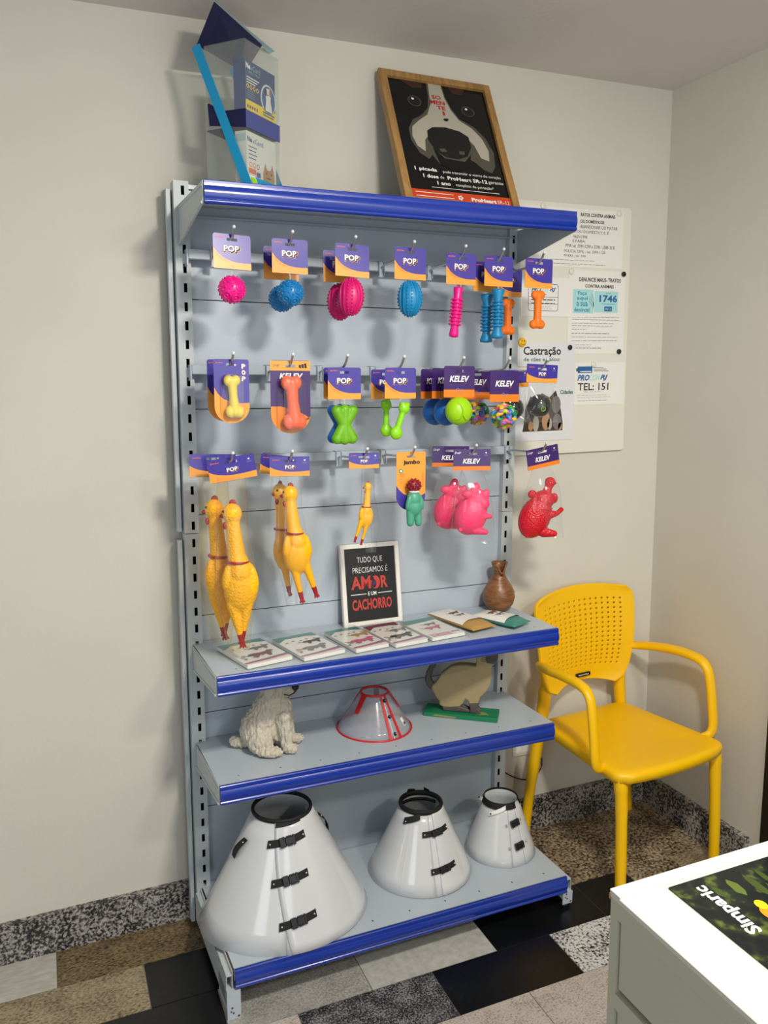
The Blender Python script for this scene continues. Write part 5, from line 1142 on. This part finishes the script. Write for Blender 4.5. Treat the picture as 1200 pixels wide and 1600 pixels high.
b = MB(); b.M = Euler((PI/2, 0, 0)).to_matrix().to_4x4(); b.lathe([(.014, 0), (.015, .002), (.0135, .006), (.009, .0078), (.0005, .0082)], 'smile_yellow', 24); obj('disc', b, t)
b = MB()
for s_ in (-1, 1): b.sphere((.0045*s_, -.0080, .004), (.0018, .0008, .0028), 'black', 8, 6)
b.tube([(.0085*math.cos(a), -.0074, -.0005+.0075*math.sin(a)) for a in [R(200+140*i/10) for i in range(11)]], .0009, 'black', n=5); obj('face', b, t)
t = wthing('wall_socket', 'white wall socket plate low on the wall behind the yellow chair', 'socket', 1.188, .335)
b = MB(); b.prism(rrect(-.062, -.042, .062, .042, .006, 4), -.006, 0, 'board_white'); b.prism(rrect(-.050, -.030, .050, .030, .004, 3), -.008, -.006, 'white'); obj('plate', b, t)
b = MB(); b.bbox(.014, .032, -.032, -.008, -.012, .008, 'black', r=.003); obj('plug', b, t)
b = MB()
def smooth_pts(P_, n=8):
    P_ = [Vector(p) for p in P_]; out = []
    for i in range(len(P_)-1):
        p0, p1, p2, p3 = P_[max(i-1, 0)], P_[i], P_[i+1], P_[min(i+2, len(P_)-1)]
        for k in range(n):
            u = k/n; out.append(.5*((2*p1)+(-p0+p2)*u+(2*p0-5*p1+4*p2-p3)*u*u+(-p0+3*p1-3*p2+p3)*u**3))
    out.append(P_[-1]); return out
b.tube(smooth_pts([(1.212, .052, .322), (1.222, .058, .30), (1.246, .072, .262), (1.238, .074, .222), (1.19, .074, .196), (1.13, .075, .218), (1.07, .078, .262), (1.03, .079, .30)]), .0022, 'black', n=7); b.tube(smooth_pts([(1.094, .079, .70), (1.092, .079, .64), (1.085, .079, .58), (1.07, .079, .50), (1.05, .079, .40), (1.03, .079, .30)]), .0022, 'black', n=7)
o = obj('power_cord', b); tag(o, 'thin black power cord looping down the wall from the socket', 'cord')

# ---------------- yellow chair ----------------
CH = thing('armchair', 'yellow plastic armchair with perforated back in the corner beside the rack', 'chair', (1.395, -.190, 0), R(5), I4)
Y = 'yellow_chair'
def seat_outline(k, inset=0):
    P_ = []
    base_ = rrect(-1, -1, 1, 1, .16, 5)
    for x, y in base_:
        f_ = (y+1)/2; hwid = (.238-.045*f_)-inset; yy = -.225-.020*(1-x*x) if y < -.95 else None
        py = -.225+.440*f_; py += -.022*(1-x*x)*(1-f_)**2; py = py*(1-inset/.24)
        P_.append((x*hwid, py))
    # subdivide long sides for the bow
    out = []
    for i in range(len(P_)):
        a, c_ = P_[i], P_[(i+1) % len(P_)]; L_ = math.hypot(a[0]-c_[0], a[1]-c_[1]); n = max(1, int(L_/.03))
        for j in range(n):
            u = j/n; x = a[0]+(c_[0]-a[0])*u; y = a[1]+(c_[1]-a[1])*u
            if y < -.20 and n > 3: y -= .024*(1-(x/.232)**2)*(1 if abs(a[1]-c_[1]) < .05 else 0)
            out.append((x, y))
    return out
b = MB(); o1 = seat_outline(0); rings = []
for z, ins in ((.416, .012), (.420, .002), (.440, 0), (.448, .003), (.4525, .010), (.4535, .020)):
    k = 1-ins/.22; rings.append([(x*k, (y+.0)*k, z) for x, y in o1])
for k, z in ((.80, .4500), (.60, .4455), (.40, .4425), (.20, .4410), (.03, .4405)): rings.append([(x*k*.91, y*k*.91, z) for x, y in o1])
b.loft(rings, Y, cap=True); obj('seat', b, CH)
for s_ in (-1, 1):
    b = MB(); b.tube(smooth_pts([(s_*.205, -.196, .437), (s_*.206, -.206, .405), (s_*.205, -.212, .33), (s_*.207, -.220, .15), (s_*.208, -.224, .0)], 4), [.025]*3+[.0215]*3+[.0195]*3+[.0180]*4+[.0170]*4, Y, n=14); obj('leg', b, CH)
    b = MB(); b.tube(smooth_pts([(s_*.180, .206, .640), (s_*.172, .208, .560), (s_*.184, .210, .45), (s_*.222, .213, .22), (s_*.248, .216, .0)], 4), [.014]*4+[.022]*4+[.021]*4+[.0175]*5, Y, n=14); obj('leg', b, CH)
    pts = smooth_pts([(s_*.192, .200, .668), (s_*.222, .168, .672), (s_*.244, .10, .683), (s_*.254, .01, .693), (s_*.256, -.075, .690), (s_*.257, -.112, .668), (s_*.258, -.128, .62), (s_*.259, -.142, .53), (s_*.258, -.148, .475), (s_*.245, -.146, .447), (s_*.215, -.140, .438)], 5)
    b = MB(); b.tube(pts, [.0175+.004*math.sin(PI*min(1, i/25)) for i in range(len(pts))], Y, n=14, flat=.72); obj('armrest', b, CH)
# backrest with real holes
NU, NV = 15, 15
def back_pt(u, v, off=0):
    """u -1..1 across, v 0..1 up"""
    if v < .35: hw_ = .164+.042*math.sin(v/.35*PI/2)-.03*max(0, (.06-v)/.06)**2
    else: hw_ = .210+.014*math.sin((v-.35)/.65*PI*.5)
    cut = 0
    if v > .86: cut = .060*(1-math.sqrt(max(0, 1-((v-.86)/.14)**2)))
    hw_ -= cut*.55
    z = .548+.345*v+(.020*(1-u*u))*(v**2) + .020*(1-u*u)*(1-v)**3
    y = .232-.040*u*u+.024*(v-.5)-.012*math.sin(v*PI)+off
    return (u*hw_-.008, y, z)
b = MB(); V = []; F = []
idx = {}
def vid(u, v):
    k = (round(u, 5), round(v, 5))
    if k not in idx: idx[k] = len(V); V.append(back_pt(u, v))
    return idx[k]
us = [-.82+1.64*i/NU for i in range(NU+1)]; vs = [.16+.72*j/NV for j in range(NV+1)]
ux = [-1, -.95, -.88]+us+[.88, .95, 1]; vx = [0, .05, .10]+vs+[.92, .96, 1]
for j in range(len(vx)-1):
    for i in range(len(ux)-1):
        u0, u1, v0, v1 = ux[i], ux[i+1], vx[j], vx[j+1]
        if 3 <= i < 3+NU and 3 <= j < 3+NV:
            cu, cv = (u0+u1)/2, (v0+v1)/2; ru, rv = (u1-u0)*.19, (v1-v0)*.21; n = 12
            sq = [(u0, v0), (cu, v0), (u1, v0), (u1, cv), (u1, v1), (cu, v1), (u0, v1), (u0, cv)]; ci = [(cu+ru*math.cos(R(225+45*k)), cv+rv*math.sin(R(225+45*k))) for k in range(8)]
            for k in range(8):
                k2 = (k+1) % 8; F.append((vid(*sq[k]), vid(*sq[k2]), vid(*ci[k2]), vid(*ci[k])))
        elif 3 <= i < 3+NU and (j == 2 or j == 3+NV):
            cu = (u0+u1)/2; F.append((vid(u0, v0), vid(cu, v0), vid(u1, v0), vid(u1, v1), vid(cu, v1), vid(u0, v1)))
        elif 3 <= i < 3+NU:
            cu = (u0+u1)/2; F.append((vid(u0, v0), vid(cu, v0), vid(u1, v0), vid(u1, v1), vid(cu, v1), vid(u0, v1)))
        elif 3 <= j < 3+NV:
            cv = (v0+v1)/2; F.append((vid(u0, v0), vid(u1, v0), vid(u1, cv), vid(u1, v1), vid(u0, v1), vid(u0, cv)))
        else: F.append((vid(u0, v0), vid(u1, v0), vid(u1, v1), vid(u0, v1)))
b.add(V, F, Y, True); o = obj('backrest', b, CH); md = o.modifiers.new('thick', 'SOLIDIFY'); md.thickness = .011; md.offset = 0
bv = o.modifiers.new('soft', 'BEVEL'); bv.width = .0025; bv.segments = 2; bv.limit_method = 'ANGLE'; bv.angle_limit = R(50)
b = MB(); b.M = Matrix.Translation((.0, .208, .588)) @ Euler((R(-4), 0, 0)).to_matrix().to_4x4(); b.prism(rrect(-.032, -.0065, .032, .0065, .003), -.0020, .008, 'black'); b.text('TRAMONTINA', 0, 0, .048, .0050, .0024, 'poster_white', bold=.02); obj('maker_badge', b, CH, label='small black badge')

# ---------------- white drawer cabinet in the near corner ----------------
CT = thing('drawer_cabinet', 'off-white drawer cabinet in the near right corner', 'cabinet', (.334, -1.463, 0), 0, I4)
H_, CX, CY = .95, .80, -1.30
b = MB(); b.box(0, CX, -.015, 0, 0, H_-.012, 'cab_side_shaded'); b.box(0, CX, CY, CY+.015, 0, H_-.012, 'cab_side_shaded'); b.box(CX-.015, CX, CY+.015, -.015, 0, H_-.012, 'cab_side_shaded'); b.box(.020, .028, CY+.015, -.015, .02, H_-.02, 'cab_gap')
b.box(0, .020, CY+.015, -.015, .912, H_-.012, 'cab_side_shaded'); z = .798
for k in range(6): b.box(0, .020, CY+.015, -.015, z-.023-.0, z-.0, 'cab_side_shaded'); z -= .137
b.box(0, .020, CY+.015, -.015, 0, .05, 'cab_side_shaded'); obj('carcass', b, CT)
b = MB(); b.bbox(-.002, CX+.002, CY-.002, .001, H_-.012, H_-.003, 'cab_top', r=.002, n=2); b.bbox(-.002, CX+.002, -.021, .001, H_-.003, H_, 'cab_top', r=.001, n=1); b.box(-.0026, .010, -.0015, .0014, H_-.014, H_-.006, 'pk_gold'); obj('top_panel', b, CT)
z1 = .911
for k in range(6):
    b = MB(); zb = z1-.105 if k == 0 else z1-.112; b.bbox(.0035, .019, CY+.018, -.0175, zb, z1-.001, 'cab_side_shaded', r=.0015, n=1); obj('drawer_front', b, CT); z1 = .7735-.137*k
t = thing('laminated_banner', 'dark laminated advertising sheet lying on the drawer cabinet', 'sheet', (.408, -1.4905, H_-.0029), 0, I4)
b = MB(); b.bbox(0, .52, -.74, 0, 0, .0016, 'banner_dark', r=.002, n=1); b.box(-.0035, .0, -.742, .002, 0, .0008, 'acrylic'); b.box(0, .52, .0, .003, 0, .0008, 'acrylic')
b.M = Matrix(((0, 0, -1, 0), (1, 0, 0, 0), (0, -1, 0, .0018), (0, 0, 0, 1)))
# in this plane: first coordinate runs away from the camera, second runs to the left
b.text('Simparic', -.068, -.042, .104, .028, 0, 'white', bold=.03); b.text('ra', -.156, -.058, .020, .012, 0, 'poster_white', bold=.02); b.text('Tu', -.118, -.074, .018, .012, 0, 'pk_gold')
lf = [(-.012, -.075, .020, .008, 'leaf'), (-.020, -.105, .028, .007, 'leaf2'), (-.050, -.12, .03, .006, 'leaf2'), (-.06, -.17, .03, .010, 'maroon'), (-.09, -.14, .035, .012, 'maroon'), (-.008, -.130, .018, .005, 'leaf2'), (-.010, -.045, .014, .006, 'leaf2')]
for i, (u, v, ru, rv, m) in enumerate(lf): u -= .026; v -= .012; b.M = Matrix(((0, 0, -1, 0), (1, 0, 0, 0), (0, -1, 0, .00181+.00003*i), (0, 0, 0, 1))); b.poly([(u-ru, v), (u-ru*.4, v+rv), (u+ru*.6, v+rv*.7), (u+ru, v), (u+ru*.3, v-rv), (u-ru*.5, v-rv*.8)], 0, m)
b.M = Matrix(((0, 0, -1, 0), (1, 0, 0, 0), (0, -1, 0, .0023), (0, 0, 0, 1)))
b.ell(-.098, -.086, .016, .012, 0, 'amber', 16); b.ell(-.080, -.088, .010, .008, .0001, 'box_yellow', 12); b.M = Matrix.Identity(4)
obj('sheet', b, t)
